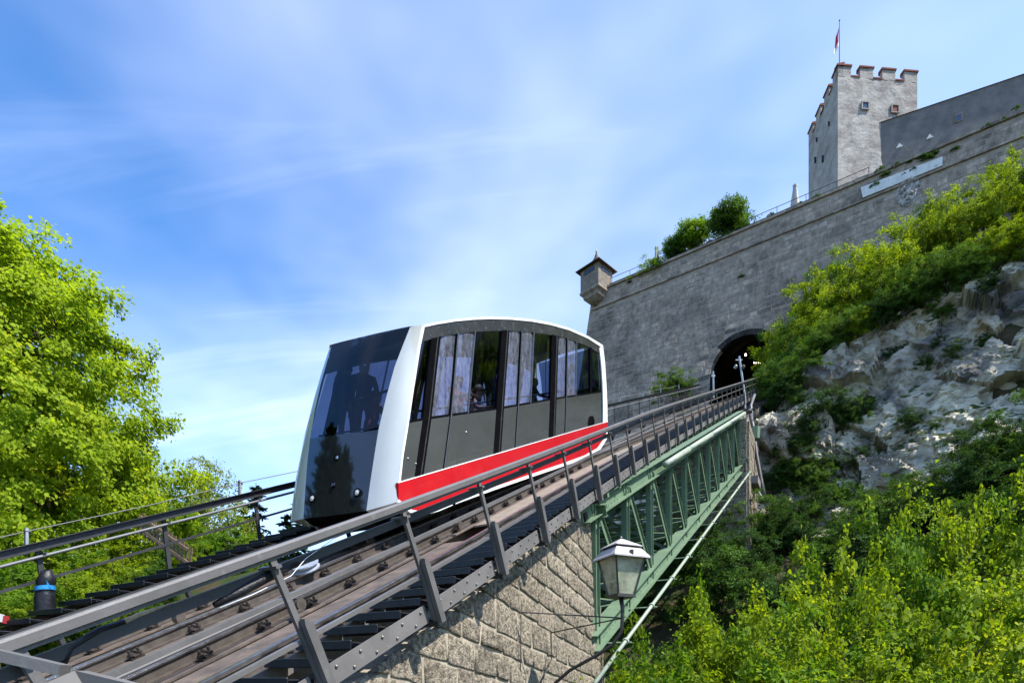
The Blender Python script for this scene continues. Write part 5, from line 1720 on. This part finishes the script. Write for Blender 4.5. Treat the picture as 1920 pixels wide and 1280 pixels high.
face_out = math.atan2(S.y, S.x) - math.pi / 2                       # facing out of the right-hand windows
dwn = math.atan2(-UH.y, -UH.x) - math.pi / 2                        # facing down the track
seats = []
for (lab, x, y, s, yw, pose, top_m, hair, hat) in (
        ('passenger in a khaki sun hat leaning on the car window ledge', 898, 737, SR - .58, face_out, 'sit', 'cloth_pink', None, True),
        ('passenger with brown hair resting arms behind the middle car window', 1003, 718, SR - .58, face_out + .5, 'sit', 'cloth_navy', 'hair_light', False),
        ('passenger in red seated behind the hazy first door pane', 861, 716, SR - .58, face_out - .3, 'sit', 'cloth_red', 'hair_light', False),
        ('tall passenger in dark clothes standing under the arched car roof', 921, 662, SR - .85, face_out + 1.2, 'stand', 'cloth_navy', 'hair_dark', False),
        ('passenger in grey standing close to the tall dark one', 893, 672, SR - 1.3, face_out + .2, 'stand', 'cloth_grey', 'hair_light', False),
        ('passenger in pale blue standing by the rear door of the car', 1073, 690, SR - .5, face_out, 'stand', 'cloth_blue', 'hair_light', False),
        ('bald passenger in navy standing at the windscreen', 682, 690, CS - .35, face_out + 2.3, 'stand', 'cloth_navy', None, False),
        ('dark haired passenger in black standing at the windscreen', 651, 693, CS - .75, face_out + 2.6, 'stand', 'cloth_navy', 'hair_dark', False),
        ('passenger in a red patterned top seated low behind the windscreen', 706, 745, CS + .12, dwn + 2.6, 'sit', 'cloth_red', 'hair_dark', False)):
    h = head_at(x, y, s)
    person(lab, h, yw, pose, top_m, 'denim', hair, hat)
    if pose == 'sit': seats.append((h, yw))
for h, yw in seats:
    R2 = Matrix.Rotation(yw, 3, 'Z')
    c = h + R2 @ Vector((0, -.12, 0)) - Vector((0, 0, .855))
    m_ = MB(); m_.frame(c, R2 @ Vector((1, 0, 0)), R2 @ Vector((0, 1, 0)), (0, 0, 1), .26, .21, .035); se = m_.build('bench_seat', 'seat_blue', car)
    m_ = MB(); m_.frame(c - Vector((0, 0, .25)), R2 @ Vector((1, 0, 0)), R2 @ Vector((0, 1, 0)), (0, 0, 1), .20, .15, .215); m_.build('pedestal', 'interior_grey', se)

# ------------------------------------------------------------------ wall lantern on its bracket
LX, LY = 1.46, 8.0
lz0, lz1, lz2 = 1.17, 1.665, 1.93
lan = thing('street_lantern', Vector((LX, LY, 1.1)), 'black four sided street lantern on a curved bracket fixed to the stone pier', 'street lamp')
qa = math.radians(-112)


def lq(r, z, k): return Vector((LX + math.cos(qa + k * math.pi / 2) * r, LY + math.sin(qa + k * math.pi / 2) * r, z))


rb, rt = .175, .315
for k in range(4):
    m_ = MB(); m_.bar(lq(rb, lz0, k), lq(rt, lz1, k), .022, .022, (1, 0, 0)); m_.build('corner_bar', 'lamp_black', lan)
    a_ = [lq(rb * .97, lz0 + .01, k), lq(rb * .97, lz0 + .01, k + 1), lq(rt * .97, lz1 - .01, k + 1), lq(rt * .97, lz1 - .01, k)]
    m_ = MB(); m_.add(a_, [(0, 1, 2, 3)]); m_.build('glass_pane', 'glass_lamp', lan)
m_ = MB(); rows = [[lq(r, z, k) for k in (0, 1, 2, 3, 0)] for r, z in ((rt * .98, lz1), (rt * 1.24, lz1 - .02), (rt * 1.24, lz1), (rt * .86, lz1 + .115))]
m_.loft(rows); m_.build('lower_roof', 'lamp_roof', lan)
m_ = MB(); m_.prism([lq(rt * .78, lz1 + .105, k) for k in range(4)], (0, 0, .055)); m_.build('roof_collar', 'lamp_black', lan)
m_ = MB(); rows = [[lq(r, z, k) for k in (0, 1, 2, 3, 0)] for r, z in ((rt * .74, lz1 + .15), (rt * .92, lz1 + .14), (rt * .92, lz1 + .15), (.02, lz2))]
m_.loft(rows); tp_ = m_.build('upper_roof', 'lamp_roof', lan)
m_ = MB(); m_.lathe((LX, LY, lz2 - .01), [(.02, 0), (.028, .02), (.012, .045)], 10); m_.build('finial', 'lamp_black', tp_)
m_ = MB(); c = (lq(rt * 1.1, lz1 + .04, 0) + lq(rt * 1.1, lz1 + .04, 1)) / 2
m_.frame(c, (1, 0, 0), (0, 1, 0), (0, 0, 1), .022, .03, .03); m_.build('latch', 'lamp_black', lan)
m_ = MB(); m_.prism([lq(rb * 1.12, lz0 - .03, k) for k in range(4)], (0, 0, .04)); m_.build('base_plate', 'lamp_black', lan)
m_ = MB(); m_.lathe((LX, LY, lz1 - .14), [(.07, .1), (.075, .02), (.06, -.02)], 12); m_.build('lamp_holder', 'lamp_glow', lan, smooth=True)
m_ = MB(); m_.lathe((LX, LY, lz0 + .02), [(.09, 0), (.09, .03)], 12); m_.build('reflector', 'lamp_roof', lan)
# bracket
jn = Vector((LX + .02, LY, (HZ - 1158) / F * LY))
w1 = pf(2.9, .96, .06); w2 = pf(4.05, .77, .06); w3 = pf(3.2, -.45, .05)
arm = [Vector((LX, LY, lz0 - .03)), Vector((LX + .02, LY, 1.0)), jn, Vector((LX + .01, LY + .02, .70)), Vector((LX - .10, LY + .06, .52)), Vector((LX - .34, LY + .14, .36)), Vector((LX - .66, LY + .25, .18)), Vector((LX - .86, LY + .33, .0)), w3 + PN * .12 + Vector((0, 0, .05)), w3]
m_ = MB(); m_.tube(arm, [.032, .026, .026, .024, .024, .024, .024, .024, .024, .024], 8); bo = m_.build('bracket', 'lamp_black', lan, smooth=True)
for w in (w1, w2):
    m_ = MB(); m_.tube([jn, w + PN * .02], .010, 6); m_.build('tie_rod', 'lamp_black', bo)
    m_ = MB(); mid = jn.lerp(w, .55); m_.lathe(mid, [(.008, -.02), (.02, 0), (.008, .02)], 6, (w - jn)); m_.build('turnbuckle', 'lamp_black', bo)
m_ = MB(); m_.tube([w2 + PN * .02, w2 - Vector((0, 0, .4)) + PN * .03, w3 + Vector((.0, 0, .25)) + PN * .05, w3 + PN * .04], .009, 6); m_.build('conduit', 'lamp_black', bo)
m_ = MB(); m_.tube([w1 + PN * .02, w1 + PN * .01 - Vector((0, 0, .8))], .006, 6); m_.build('wire', 'lamp_black', bo)

# ------------------------------------------------------------------ fences on the left bank
def fence(label, p, q, h, step, lean=0.0):
    t_ = thing('picket_fence', p, label, 'fence', 'wooden picket fences on the left bank')
    L = (q - p).length; k = int(L / step)
    for f_ in (.25, .8):
        m_ = MB(); m_.bar(p + Vector((0, 0, h * f_)), q + Vector((0, 0, h * f_)), .04, .07); m_.build('rail', 'wood_fence', t_)
    for i in range(k + 1):
        b_ = p.lerp(q, i / k); d = (q - p).normalized()
        m_ = MB(); m_.bar(b_ - d.cross(Vector((0, 0, 1))) * .035, b_ + Vector((0, 0, h + .03 * random.random())) - d.cross(Vector((0, 0, 1))) * .035 + d * lean * h, .02, .075, d); m_.build('picket', 'wood_fence', t_)


fence('brown wooden picket fence under the big maple crown', ray(-60, 962) * 15.5, ray(120, 948) * 16.5, .95, .16)
fence('short sloping wooden picket fence below the handrail', ray(262, 1002) * 14.5, ray(352, 1066) * 14.0, .55, .14, .2)
ms = thing('striped_board', ray(4, 1162) * 8.0, 'red and white striped warning board at the foot of the bank', 'sign')
for i in range(4):
    c = ray(-16 + i * 9, 1152 + 3 * i) * 8.0
    m_ = MB(); m_.frame(c, (1, 0, -.2), (0, 1, 0), (.2, 0, 1), .032, .012, .05); m_.build('stripe', 'stripe_red' if i % 2 else 'flag_white', ms)
m_ = MB(); m_.bar(ray(-6, 1165) * 8.02, ray(-6, 1165) * 8.02 - Vector((0, 0, .9)), .05, .05, (0, 1, 0)); m_.build('post', 'wood_fence', ms)

# ------------------------------------------------------------------ vegetation
SIMPLE = np.array([(0, 0, 0), (.36, .42, .07), (0, 1, -.10), (-.36, .42, .07)])
LOBED = np.array([(0, 0, 0), (.40, .06, .05), (.30, .36, .03), (.54, .60, .05), (.18, .64, 0), (0, 1.05, -.14), (-.18, .64, 0), (-.54, .60, .05), (-.30, .36, .03), (-.40, .06, .05)])
OVAL = np.array([(0, 0, 0), (.30, .22, .06), (.34, .58, .05), (0, 1, -.12), (-.34, .58, .05), (-.30, .22, .06)])
NEEDLE = np.array([(-.10, 0, 0), (.10, 0, 0), (.07, 1, -.06), (-.07, 1, -.06)])


def leaves_mesh(name, cen, nor, axis, size, shape, mname):
    n = len(cen); k = len(shape)
    nor = nor / np.linalg.norm(nor, axis=1)[:, None]
    axis = axis - nor * np.sum(axis * nor, axis=1)[:, None]
    axis /= np.linalg.norm(axis, axis=1)[:, None] + 1e-9
    bi = np.cross(axis, nor)
    v = cen[:, None, :] + size[:, None, None] * (shape[None, :, 0:1] * bi[:, None, :] + shape[None, :, 1:2] * axis[:, None, :] + shape[None, :, 2:3] * nor[:, None, :])
    me = bpy.data.meshes.new(name)
    me.vertices.add(n * k); me.vertices.foreach_set('co', v.astype(np.float32).ravel())
    me.loops.add(n * k); me.loops.foreach_set('vertex_index', np.arange(n * k, dtype=np.int32))
    me.polygons.add(n); me.polygons.foreach_set('loop_start', np.arange(0, n * k, k, dtype=np.int32))
    me.update(calc_edges=True)
    me.materials.append(MATS[mname])
    return me


def make_plant(seed, centre, radii, nclump, nleaf, lsize, cr, leafm, barkm='bark', trunk_r=.06, stems=3, shape=SIMPLE, up=.75, out=.5, zmin=.25, droop=.35, power=.5, lump=.45, pear=0.0, flat=.6):
    rg = np.random.default_rng(seed)
    c = np.array(centre, float); R = np.array(radii, float)
    cl, dirs = [], []
    while len(cl) < nclump:
        d = rg.normal(size=3); d /= np.linalg.norm(d)
        rad = rg.random() ** power
        L = 1 + lump * noise.noise(Vector(tuple(d * 1.9)) + Vector((seed * 3.1, 0, 0))) + lump * .5 * noise.noise(Vector(tuple(d * 4.5)) + Vector((0, seed * 1.7, 0)))
        q = d * R * rad * L
        if pear: q[:2] *= 1 - pear * max(-1, min(1, q[2] / R[2]))
        p = c + q
        if p[2] < zmin: continue
        cl.append(p); dirs.append(d)
    cl, dirs = np.array(cl), np.array(dirs)
    # wood
    mb = MB(); nodes = []
    top = c[2] + R[2] * .55
    for s_ in range(stems):
        q = rg.uniform(0, 2 * math.pi); sp = (R[0] * .35 if stems > 1 else R[0] * .06)
        end = np.array([c[0] + math.cos(q) * sp, c[1] + math.sin(q) * sp, top * rg.uniform(.8, 1)])
        b = np.array([math.cos(q) * .12 * (stems > 1), math.sin(q) * .12 * (stems > 1), -.3])
        pts = [b + (end - b) * f + np.array([rg.normal() * .06, rg.normal() * .06, 0]) * (f > 0) * (1 + R[0] * .1) for f in (0, .25, .5, .75, 1)]
        mb.tube([tuple(x) for x in pts], [trunk_r, trunk_r * .8, trunk_r * .6, trunk_r * .42, trunk_r * .2], 6)
        nodes += [(p, trunk_r * .5) for p in pts[1:]]
    # main limbs
    nl = max(4, nclump // 14)
    lim = []
    for i in rg.choice(nclump, nl, replace=False):
        tgt = c + (cl[i] - c) * .8
        best = min(nodes, key=lambda nd: np.linalg.norm(nd[0] - tgt) + 2.0 * max(0, nd[0][2] - tgt[2]))
        a = best[0]; m1 = a + (tgt - a) * .5 + np.array([0, 0, -.06 * np.linalg.norm(tgt - a)]) + rg.normal(size=3) * .05 * R[0] * .3
        mb.tube([tuple(a), tuple(m1), tuple(tgt)], [best[1] * .8, best[1] * .5, best[1] * .2], 5)
        lim += [(m1, best[1] * .5), (tgt, best[1] * .25), ((m1 + tgt) / 2, best[1] * .35)]
    nodes += lim
    arr = np.array([n_[0] for n_ in nodes])
    for p in cl:
        i = int(np.argmin(np.linalg.norm(arr - p, axis=1)))
        a = arr[i]; r_ = max(.006, nodes[i][1] * .45)
        mb.tube([tuple(a), tuple((a + p) / 2 + rg.normal(size=3) * .06), tuple(p)], [r_, r_ * .6, r_ * .25], 4, cap=False)
    wood = mb.mesh('trunk', barkm, recalc=False, smooth=True)
    # leaves: along short twigs inside each clump
    cen, nor, axs, siz = [], [], [], []
    for p, d in zip(cl, dirs):
        ntw = 5; k = max(3, int(nleaf * rg.uniform(.5, 1.5) / ntw))
        for t_ in range(ntw):
            td_ = d * .6 + rg.normal(size=3) * .8; td_[2] = td_[2] * flat - .10
            td_ /= np.linalg.norm(td_)
            f = rg.random(k) ** .8
            pos = p + td_[None, :] * (f * cr * 1.5)[:, None] + rg.normal(size=(k, 3)) * cr * .22 + np.array([0, 0, -1]) * ((f ** 2) * cr * droop * .5)[:, None]
            cen.append(pos)
            nn_ = np.array([0, 0, up]) + d * out + rg.normal(size=(k, 3)) * .5
            nor.append(nn_)
            axs.append(td_ * .7 + rg.normal(size=(k, 3)) * .6 + np.array([0, 0, -droop]))
            siz.append(lsize * rg.uniform(.55, 1.25, k))
    me = leaves_mesh('crown', np.concatenate(cen), np.concatenate(nor), np.concatenate(axs), np.concatenate(siz), shape, leafm)
    return wood, me


def put_plant(name, tpl, loc, rot, scale, label, cat, group=None, leaf=None, parts=('trunk', 'crown')):
    o = thing(name, loc, label, cat, group)
    o.rotation_euler = (0, 0, rot)
    o.scale = scale if isinstance(scale, tuple) else (scale,) * 3
    for nm, me in zip(parts, tpl):
        ch = bpy.data.objects.new(nm, me); COL.objects.link(ch); ch.parent = o
        if leaf and nm in ('crown', 'foliage'):
            ch.material_slots[0].link = 'OBJECT'; ch.material_slots[0].material = MATS[leaf]
    return o


rv = random.Random(77)
# big maple
tpl = make_plant(1, (0, 0, 6.4), (5.0, 5.0, 6.3), 1000, 280, .115, .44, 'leaf_maple', trunk_r=.24, stems=1, shape=OVAL, zmin=.4, power=.38, lump=.24, pear=.34, up=.5, out=.75, droop=.45)
BIG_MAPLE = tpl
put_plant('maple_tree', tpl, Vector((-15.1, 17.0, .6)), .4, 1.0, 'large maple tree with bright yellow green spring leaves left of the track', 'tree')
tpl2 = make_plant(2, (0, 0, 6.0), (3.2, 3.2, 5.6), 300, 150, .11, .5, 'leaf_maple', trunk_r=.2, stems=1, shape=OVAL, zmin=.4, power=.45, up=.5, out=.7)
put_plant('maple_tree', tpl2, Vector((-20.5, 19.5, 2.6)), 1.4, (1, 1, 1.15), 'yellower maple crown standing behind the large maple', 'tree')
# birch and conifers beyond the bank
tpl = make_plant(3, (0, 0, 6.8), (1.9, 1.9, 4.2), 260, 150, .11, .42, 'leaf_birch', 'bark_birch', trunk_r=.12, stems=1, zmin=1.0, power=.5, droop=1.6, up=.2, out=.4, flat=.5, lump=.6)
p = ray(385, 1000) * 27
put_plant('birch_tree', tpl, Vector((p.x, 27, -.9)), 0, 1.0, 'weeping birch with pale hanging foliage behind the left handrail', 'tree')
p = ray(336, 1000) * 28
put_plant('birch_tree', tpl, Vector((p.x, 28, -1.5)), 2, (.7, .7, .92), 'smaller slender birch touching the maple crown', 'tree')


def make_fir(seed, h, r, droop=.35, tiers=26, leafm='leaf_fir'):
    rg = np.random.default_rng(seed)
    mb = MB(); mb.tube([(0, 0, -.3), (0, 0, h * .5), (0, 0, h)], [.16, .09, .015], 6)
    cen, nor, axs, siz = [], [], [], []
    for i in range(tiers):
        f = (i + rg.random() * .6) / tiers
        z = h * (.12 + .87 * f); L = r * (1 - f) ** .8 * rg.uniform(.7, 1.15) + .12
        for b in range(int(5 + 3 * (1 - f))):
            q = rg.uniform(0, 2 * math.pi); ln = L * rg.uniform(.6, 1.1)
            d = np.array([math.cos(q), math.sin(q), .05]); sd = np.array([-d[1], d[0], 0])
            pts = [np.array([0, 0, z]) + d * ln * g + np.array([0, 0, -droop * ln * g * g]) for g in (0, .5, 1)]
            mb.tube([tuple(x) for x in pts], [.025, .015, .005], 4, cap=False)
            k = int(46 * ln / max(r, .1)) + 10
            g = rg.random(k)
            pos = np.array([0, 0, z]) + d[None] * (ln * g)[:, None] + np.array([0, 0, 1])[None] * (-droop * ln * g * g)[:, None] + sd[None] * (rg.normal(size=k) * .16 * ln * (1.1 - g))[:, None]
            cen.append(pos); nor.append(np.array([0, 0, 1]) + rg.normal(size=(k, 3)) * .5)
            axs.append(d * .6 + sd * rg.normal(size=(k, 1)) + np.array([0, 0, -.35]) + rg.normal(size=(k, 3)) * .2); siz.append(rg.uniform(.14, .32, k))
    return mb.mesh('trunk', 'bark', recalc=False), leaves_mesh('crown', np.concatenate(cen), np.concatenate(nor), np.concatenate(axs), np.concatenate(siz), NEEDLE * np.array([2.2, 1, 1]), leafm)


fir = make_fir(5, 9.5, 1.7)
p = ray(480, 905) * 31
put_plant('fir_tree', fir, Vector((p.x, 31, p.z - 9.5)), 0, (1.0, 1.0, 1.0), 'narrow dark fir rising behind the left handrail post', 'tree')
p = ray(545, 962) * 27
put_plant('fir_tree', fir, Vector((p.x, 27, p.z - 7.6)), 2, (1.25, 1.25, .8), 'broad dark fir showing just below the car nose', 'tree')
p = ray(455, 940) * 33
put_plant('fir_tree', fir, Vector((p.x, 33, p.z - 8.5)), 4, (1.1, 1.1, .9), 'lower dark fir between the birch and the narrow fir', 'tree')

for i, (x, y, k, lab) in enumerate(((-23.5, 9.0, 2.5, 'tall fir mirrored in the black car nose, left of the maple'), (-24, 4.5, 2.7, 'tallest fir standing down the bank beside the lower stair'), (-21, -.5, 2.3, 'dark fir at the foot of the bank'), (-28.5, 7.0, 2.8, 'fir behind the tall bank firs'), (-17, 7.2, 1.6, 'fir close behind the tree side stair foot'), (-18.5, 5.2, 1.8, 'fir between the stair foot and the tallest fir'), (-19.8, 8.2, 2.1, 'fir next to the maple trunk'), (-21, 6.3, 2.3, 'fir amid the bank firs'), (-17.5, 9.6, 1.5, 'shorter fir leaning under the maple crown'), (-22, 2.4, 2.4, 'fir down the bank below the tallest one'))):
    put_plant('fir_tree', fir, Vector((x, y, ground(x, y) - .2)), i * 1.3, (k * 1.5, k * 1.5, k), lab, 'tree')

for x, y, k, lab in ((-27.5, 3.0, 1.55, 'broad tree behind the bank firs, mirrored in the car nose'), (-30, 10.5, 1.6, 'broad tree at the back of the left bank')):
    put_plant('maple_tree', BIG_MAPLE, Vector((x, y, ground(x, y))), x, k, lab, 'tree', None, 'leaf_mid')

# shrub kinds
SH = [make_plant(20 + i, (0, 0, 1.75 + .1 * i), (1.55, 1.55, 1.65), 95, 190, .080, .25, 'leaf_bright', trunk_r=.04, stems=4, zmin=.15, up=.6, out=.6, lump=.8, power=.5) for i in range(4)]
SL = [make_plant(40 + i, (0, 0, 1.75), (1.6, 1.6, 1.7), 105, 230, .070, .22, 'leaf_bright', trunk_r=.035, stems=5, shape=OVAL, zmin=.1, up=.55, out=.5, lump=.8, power=.55) for i in range(3)]


def shrub(tp, x, y, h, label, group, leaf=None, dz=0.0, wide=1.0, name='shrub', cat='shrub', z=None):
    k = h / 3.4
    zz = ground(x, y) if z is None else z
    return put_plant(name, tp, Vector((x, y, zz - .08 + dz)), rv.uniform(0, 6.28), (k * wide * rv.uniform(.9, 1.1), k * wide * rv.uniform(.9, 1.1), k), label, cat, group, leaf, parts=('stem', 'foliage'))


# slope between wall and cliff
LA = 'leafy young tree on the slope between fortress wall and cliff'
for (a, b, h, lf) in ((2.9, 1.6, 5.0, None), (3.9, 3.4, 5.0, None), (5.0, 1.8, 6.2, None), (4.6, 5.6, 4.4, 'leaf_mid'), (6.3, 3.6, 6.2, None), (6.4, 6.6, 4.0, None), (7.6, 1.6, 6.0, 'leaf_mid'), (8.0, 5.0, 5.4, None),
                    (9.4, 2.6, 5.6, None), (9.6, 6.6, 4.0, None), (11.0, 1.4, 4.2, 'leaf_mid'), (11.2, 4.6, 4.8, None), (12.4, 2.0, 4.4, 'leaf_mid'), (12.8, 5.2, 4.6, None), (14.2, 2.6, 5.0, None), (14.4, 6.0, 4.4, None),
                    (15.8, 3.6, 5.0, None), (16.2, 6.6, 4.4, None), (17.8, 3.0, 5.2, None), (18.0, 6.4, 4.4, 'leaf_mid'), (3.6, 7.4, 3.0, 'leaf_mid'), (2.6, 5.2, 3.0, 'leaf_mid'), (5.4, 8.4, 2.4, 'leaf_mid'), (7.6, 8.6, 2.2, 'leaf_mid'),
                    (19.6, 4.6, 5.0, None), (20.5, 7.5, 4.2, 'leaf_mid'), (3.4, 0.9, 5.4, 'leaf_mid'), (6.0, .8, 6.6, 'leaf_mid')):
    q = WP(a, b, 0)
    h *= .82 if a > 13 else 1
    where = 'beside the tunnel mouth' if a < 4.2 else 'below the plain fortress wall near the tunnel' if a < 8.5 else 'below the marble tablet' if a < 12.6 else 'below the upper curtain wall'
    where += ', close to the wall' if b < 3 else ', on the cliff edge' if b > 5.5 else ', midway down the slope'
    kind_ = 'yellow green young tree' if lf is None else 'darker green young tree'
    shrub(SH[rv.randrange(4)], q.x, q.y, h * rv.uniform(.92, 1.05), kind_ + ' ' + where, ('yellow' if lf is None else 'darker') + ' young trees ' + where, lf or 'leaf_gold', wide=.82, name='young_tree', cat='tree')
for i_, a in enumerate(frange(4.6, 20, .95)):
    q = WP(a, lerp_pts(a, BC) - .5 + rv.uniform(-.5, .8), 0)
    shrub(SH[i_ % 4], q.x, q.y, rv.uniform(1.3, 2.3), 'low shrub hanging over the cliff edge', 'shrubs along the cliff edge', ('leaf_mid', 'leaf_gold', 'leaf_mid', 'leaf_dark')[rv.randrange(4)], dz=.1, wide=1.25)
# small growth clinging to the cliff
for i in range(110):
    q = rv.choice(CLIFF_PTS)
    a, b = ab(q.x, q.y)
    if not (2.5 < a < 19) or q.z < 8 or Vector((q.x, q.y, 0)).dot(S) < -3.2: continue
    shrub(SH[rv.randrange(4)], q.x, q.y, rv.uniform(.5, 1.3), 'small green plant clinging to the cliff rock', 'plants on the cliff', 'leaf_mid' if i % 3 else 'leaf_dark', z=q.z - .15, wide=1.2, name='cliff_plant', cat='plant')
n_ = 0
for i in range(400):
    q = rv.choice(CLIFF_PTS)
    a, b = ab(q.x, q.y)
    if not (3.2 < a < 8.5) or not (8.6 < q.z < 14.0) or Vector((q.x, q.y, 0)).dot(S) < -3.0: continue
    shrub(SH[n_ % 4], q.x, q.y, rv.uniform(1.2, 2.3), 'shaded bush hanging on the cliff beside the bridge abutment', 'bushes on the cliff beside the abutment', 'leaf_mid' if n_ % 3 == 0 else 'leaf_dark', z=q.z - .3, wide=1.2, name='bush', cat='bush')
    n_ += 1
    if n_ > 13: break
# dark growth under the bridge and below the cliff
i = 0
for a in frange(-9, 19, 2.0):
    for b in (13.6, 16.0, 18.6, 21.4):
        aa, bb = a + rv.uniform(-.7, .7), b + rv.uniform(-.6, .6) + (0 if a < 9 else .6)
        q = WP(aa, bb, 0)
        s_ = q.dot(S); th_ = q.dot(UH)
        zt = track_z(th_, -4.6)
        h = rv.uniform(2.2, 3.4) * (1.0 if b > 15 else .7)
        if -9 < s_ < -3 and ground(q.x, q.y) + h > zt: h = max(1.2, zt - ground(q.x, q.y))
        if b < 14.5 and 3.5 > aa > -3: continue
        gw_ = 'in the gully under the green bridge' if -9 < s_ < -3.4 else 'on the gully side beyond the bridge' if s_ <= -9 else 'at the foot of the cliff' if b < 17 else 'low in the gully behind the thicket'
        shrub(SH[i % 4], q.x, q.y, h, ('dark' if i % 3 else 'mid green') + ' shaded bush ' + gw_, ('dark' if i % 3 else 'mid green') + ' bushes ' + gw_, 'leaf_dark' if (i % 3) else 'leaf_mid', wide=1.15, name='bush', cat='bush')  # gully shade is put into the dark leaf colour
        i += 1
# sunlit thicket at the right foreground
for (x, y_top, Y, lf) in ((1235, 1195, 14.0, 'leaf_mid'), (1290, 1140, 13.0, None), (1350, 1120, 12.0, None), (1400, 1068, 13.0, None), (1455, 1060, 11.0, None), (1530, 975, 13.5, None), (1500, 1080, 9.5, None), (1590, 1060, 11.0, None),
                        (1650, 1000, 13.0, None), (1640, 1120, 9.0, None), (1710, 930, 14.0, None), (1770, 880, 13.5, None), (1720, 1040, 10.0, None), (1840, 890, 13.0, None), (1800, 1010, 9.5, None), (1900, 870, 12.0, None),
                        (1900, 1010, 9.0, None), (1960, 930, 10.5, None), (1180, 1255, 13.0, 'leaf_mid'), (1420, 1190, 9.0, None), (1330, 1215, 10.5, None), (1560, 1180, 8.5, None), (1850, 1120, 8.0, None), (1740, 1160, 8.2, None), (1250, 1245, 11, None), (1170, 1225, 11.5, None), (1215, 1215, 12, None), (1200, 1262, 9.5, None), (1285, 1200, 11.5, None), (1320, 1165, 12.5, None), (1195, 1190, 14.5, 'leaf_mid'), (1225, 1235, 10.2, None), (1160, 1250, 10.2, None), (1245, 1170, 15, 'leaf_mid'), (1380, 1130, 11, None), (1300, 1250, 9, None)):
    xx = ray(x, 0).x * Y; zt = ray(x, y_top).z * Y
    h = zt - ground(xx, Y)
    wh_ = 'beside the green bridge below the lantern' if x < 1350 else 'in front of the dark gully' if x < 1620 else 'in front of the pale cliff'
    wh_ += ', low in the thicket' if y_top > 1090 else ', topping the thicket'
    shrub(SL[rv.randrange(3)], xx, Y, max(1.5, h * .97), ('sunlit shrub ' if lf is None else 'half shaded shrub ') + wh_, ('sunlit shrubs ' if lf is None else 'half shaded shrubs ') + wh_, lf or rv.choice(('leaf_gold', 'leaf_bright', 'leaf_gold')), wide=min(1.0, 3.4 / max(h, 2.5) * 1.05))  # half shaded shrubs: a darker leaf colour stands in for shade
# left bank
for (x, y_top, Y, lf) in ((20, 1040, 11.5, None), (90, 1010, 13.5, None), (150, 1050, 11.0, None), (210, 1000, 14.5, None), (250, 1075, 11.5, None), (300, 1050, 13, 'leaf_mid'), (-40, 1060, 10.0, None), (120, 1095, 9.6, None), (180, 1105, 10.0, None),
                        (345, 985, 18, None), (400, 965, 19, None), (440, 985, 20, None), (370, 1010, 16.5, None), (420, 1020, 17.5, None), (315, 1000, 17, 'leaf_mid'), (60, 1120, 8.8, None), (-10, 1110, 8.6, None), (280, 1010, 17.5, None)):
    xx = ray(x, 0).x * Y; zt = ray(x, y_top).z * Y
    h = zt - ground(xx, Y)
    wh_ = 'under the maple behind the left handrail' if x < 200 else 'beside the short sloping fence' if x < 325 else 'below the birch behind the left handrail'
    shrub(SL[rv.randrange(3)], xx, Y, max(.9, h), ('bright green bush ' if lf is None else 'darker bush ') + wh_, ('bright bushes ' if lf is None else 'darker bushes ') + wh_, lf or rv.choice(('leaf_gold', 'leaf_bright')), wide=1.1, name='bush', cat='bush')
# trees on the fortress terrace
TT = make_plant(60, (0, 0, 3.7), (2.0, 2.0, 2.2), 190, 80, .19, .42, 'leaf_mid', trunk_r=.12, stems=1, zmin=1.2, lump=.5, power=.5)
for (x, y_top, Y, w, lf, lab) in ((1268, 437, 49.8, .8, 'leaf_mid', 'small round tree at the low end of the fortress terrace'), (1300, 410, 49.0, .9, 'leaf_bright', 'sunny yellow green tree in the middle of the terrace row'), (1368, 378, 46.6, 1.15, 'leaf_mid', 'tallest dark green tree on the fortress terrace')):
    p = ray(x, y_top) * Y; k = (p.z - (ZTOP - .6)) / 5.9
    put_plant('terrace_tree', TT, Vector((p.x, Y, ZTOP - .6)), x, (k * w * 1.1, k * w * 1.1, k), lab, 'tree', None, lf)
q = WP(-11.3, wb(ZTOP) - .8, ZTOP - .6)
shrub(SH[1], WP(-7.6, -1.1, 0).x, WP(-7.6, -1.1, 0).y, 1.9, 'low rounded bush beside the terrace trees', None, None, z=ZTOP - .6, wide=1.6)
# bush at the wall foot left of the tunnel, growth beside the far track
for (x, y, Y, h) in ((1262, 745, 46, 2.2), (1240, 750, 45.5, 1.6), (1285, 740, 46, 1.5)):
    p = ray(x, y) * Y
    shrub(SH[rv.randrange(4)], p.x, p.y, h, 'green bush against the wall foot left of the tunnel', 'bushes at the wall foot', 'leaf_mid', z=p.z, wide=1.2, name='bush', cat='bush')
for t in (20, 22.3, 24.5):
    p = P(t, -10.1, -1.1)
    shrub(SH[rv.randrange(4)], p.x, p.y, 1.7, 'bright bush poking up beside the far track', 'bushes beside the far track', 'leaf_bright', z=p.z - 1.0, name='bush', cat='bush')
# tufts in the wall joints
tuft = make_plant(70, (0, 0, .12), (.35, .18, .16), 14, 26, .10, .12, 'leaf_dark', trunk_r=.01, stems=2, zmin=-.2, up=.5, out=.5)
for (x, y) in ((1250, 470), (1330, 455), (1400, 425), (1445, 405), (1500, 382), (1530, 372), (1560, 362), (1600, 345), (1625, 335), (1650, 322), (1680, 312), (1705, 305), (1730, 297), (1752, 290), (1790, 282), (1850, 240), (1880, 228), (1905, 205), (1695, 328), (1712, 320), (1390, 520), (1640, 350), (1740, 300), (1660, 330), (1180, 530)):
    c = on_wall(x, y, .05); k = rv.uniform(.4, .95)
    o = put_plant('wall_plant', tuft, c, math.atan2(DW.y, DW.x), (k, k, k), 'green tuft growing from the fortress wall joints', 'plant', 'tufts on the fortress wall', None, parts=('stem', 'foliage'))
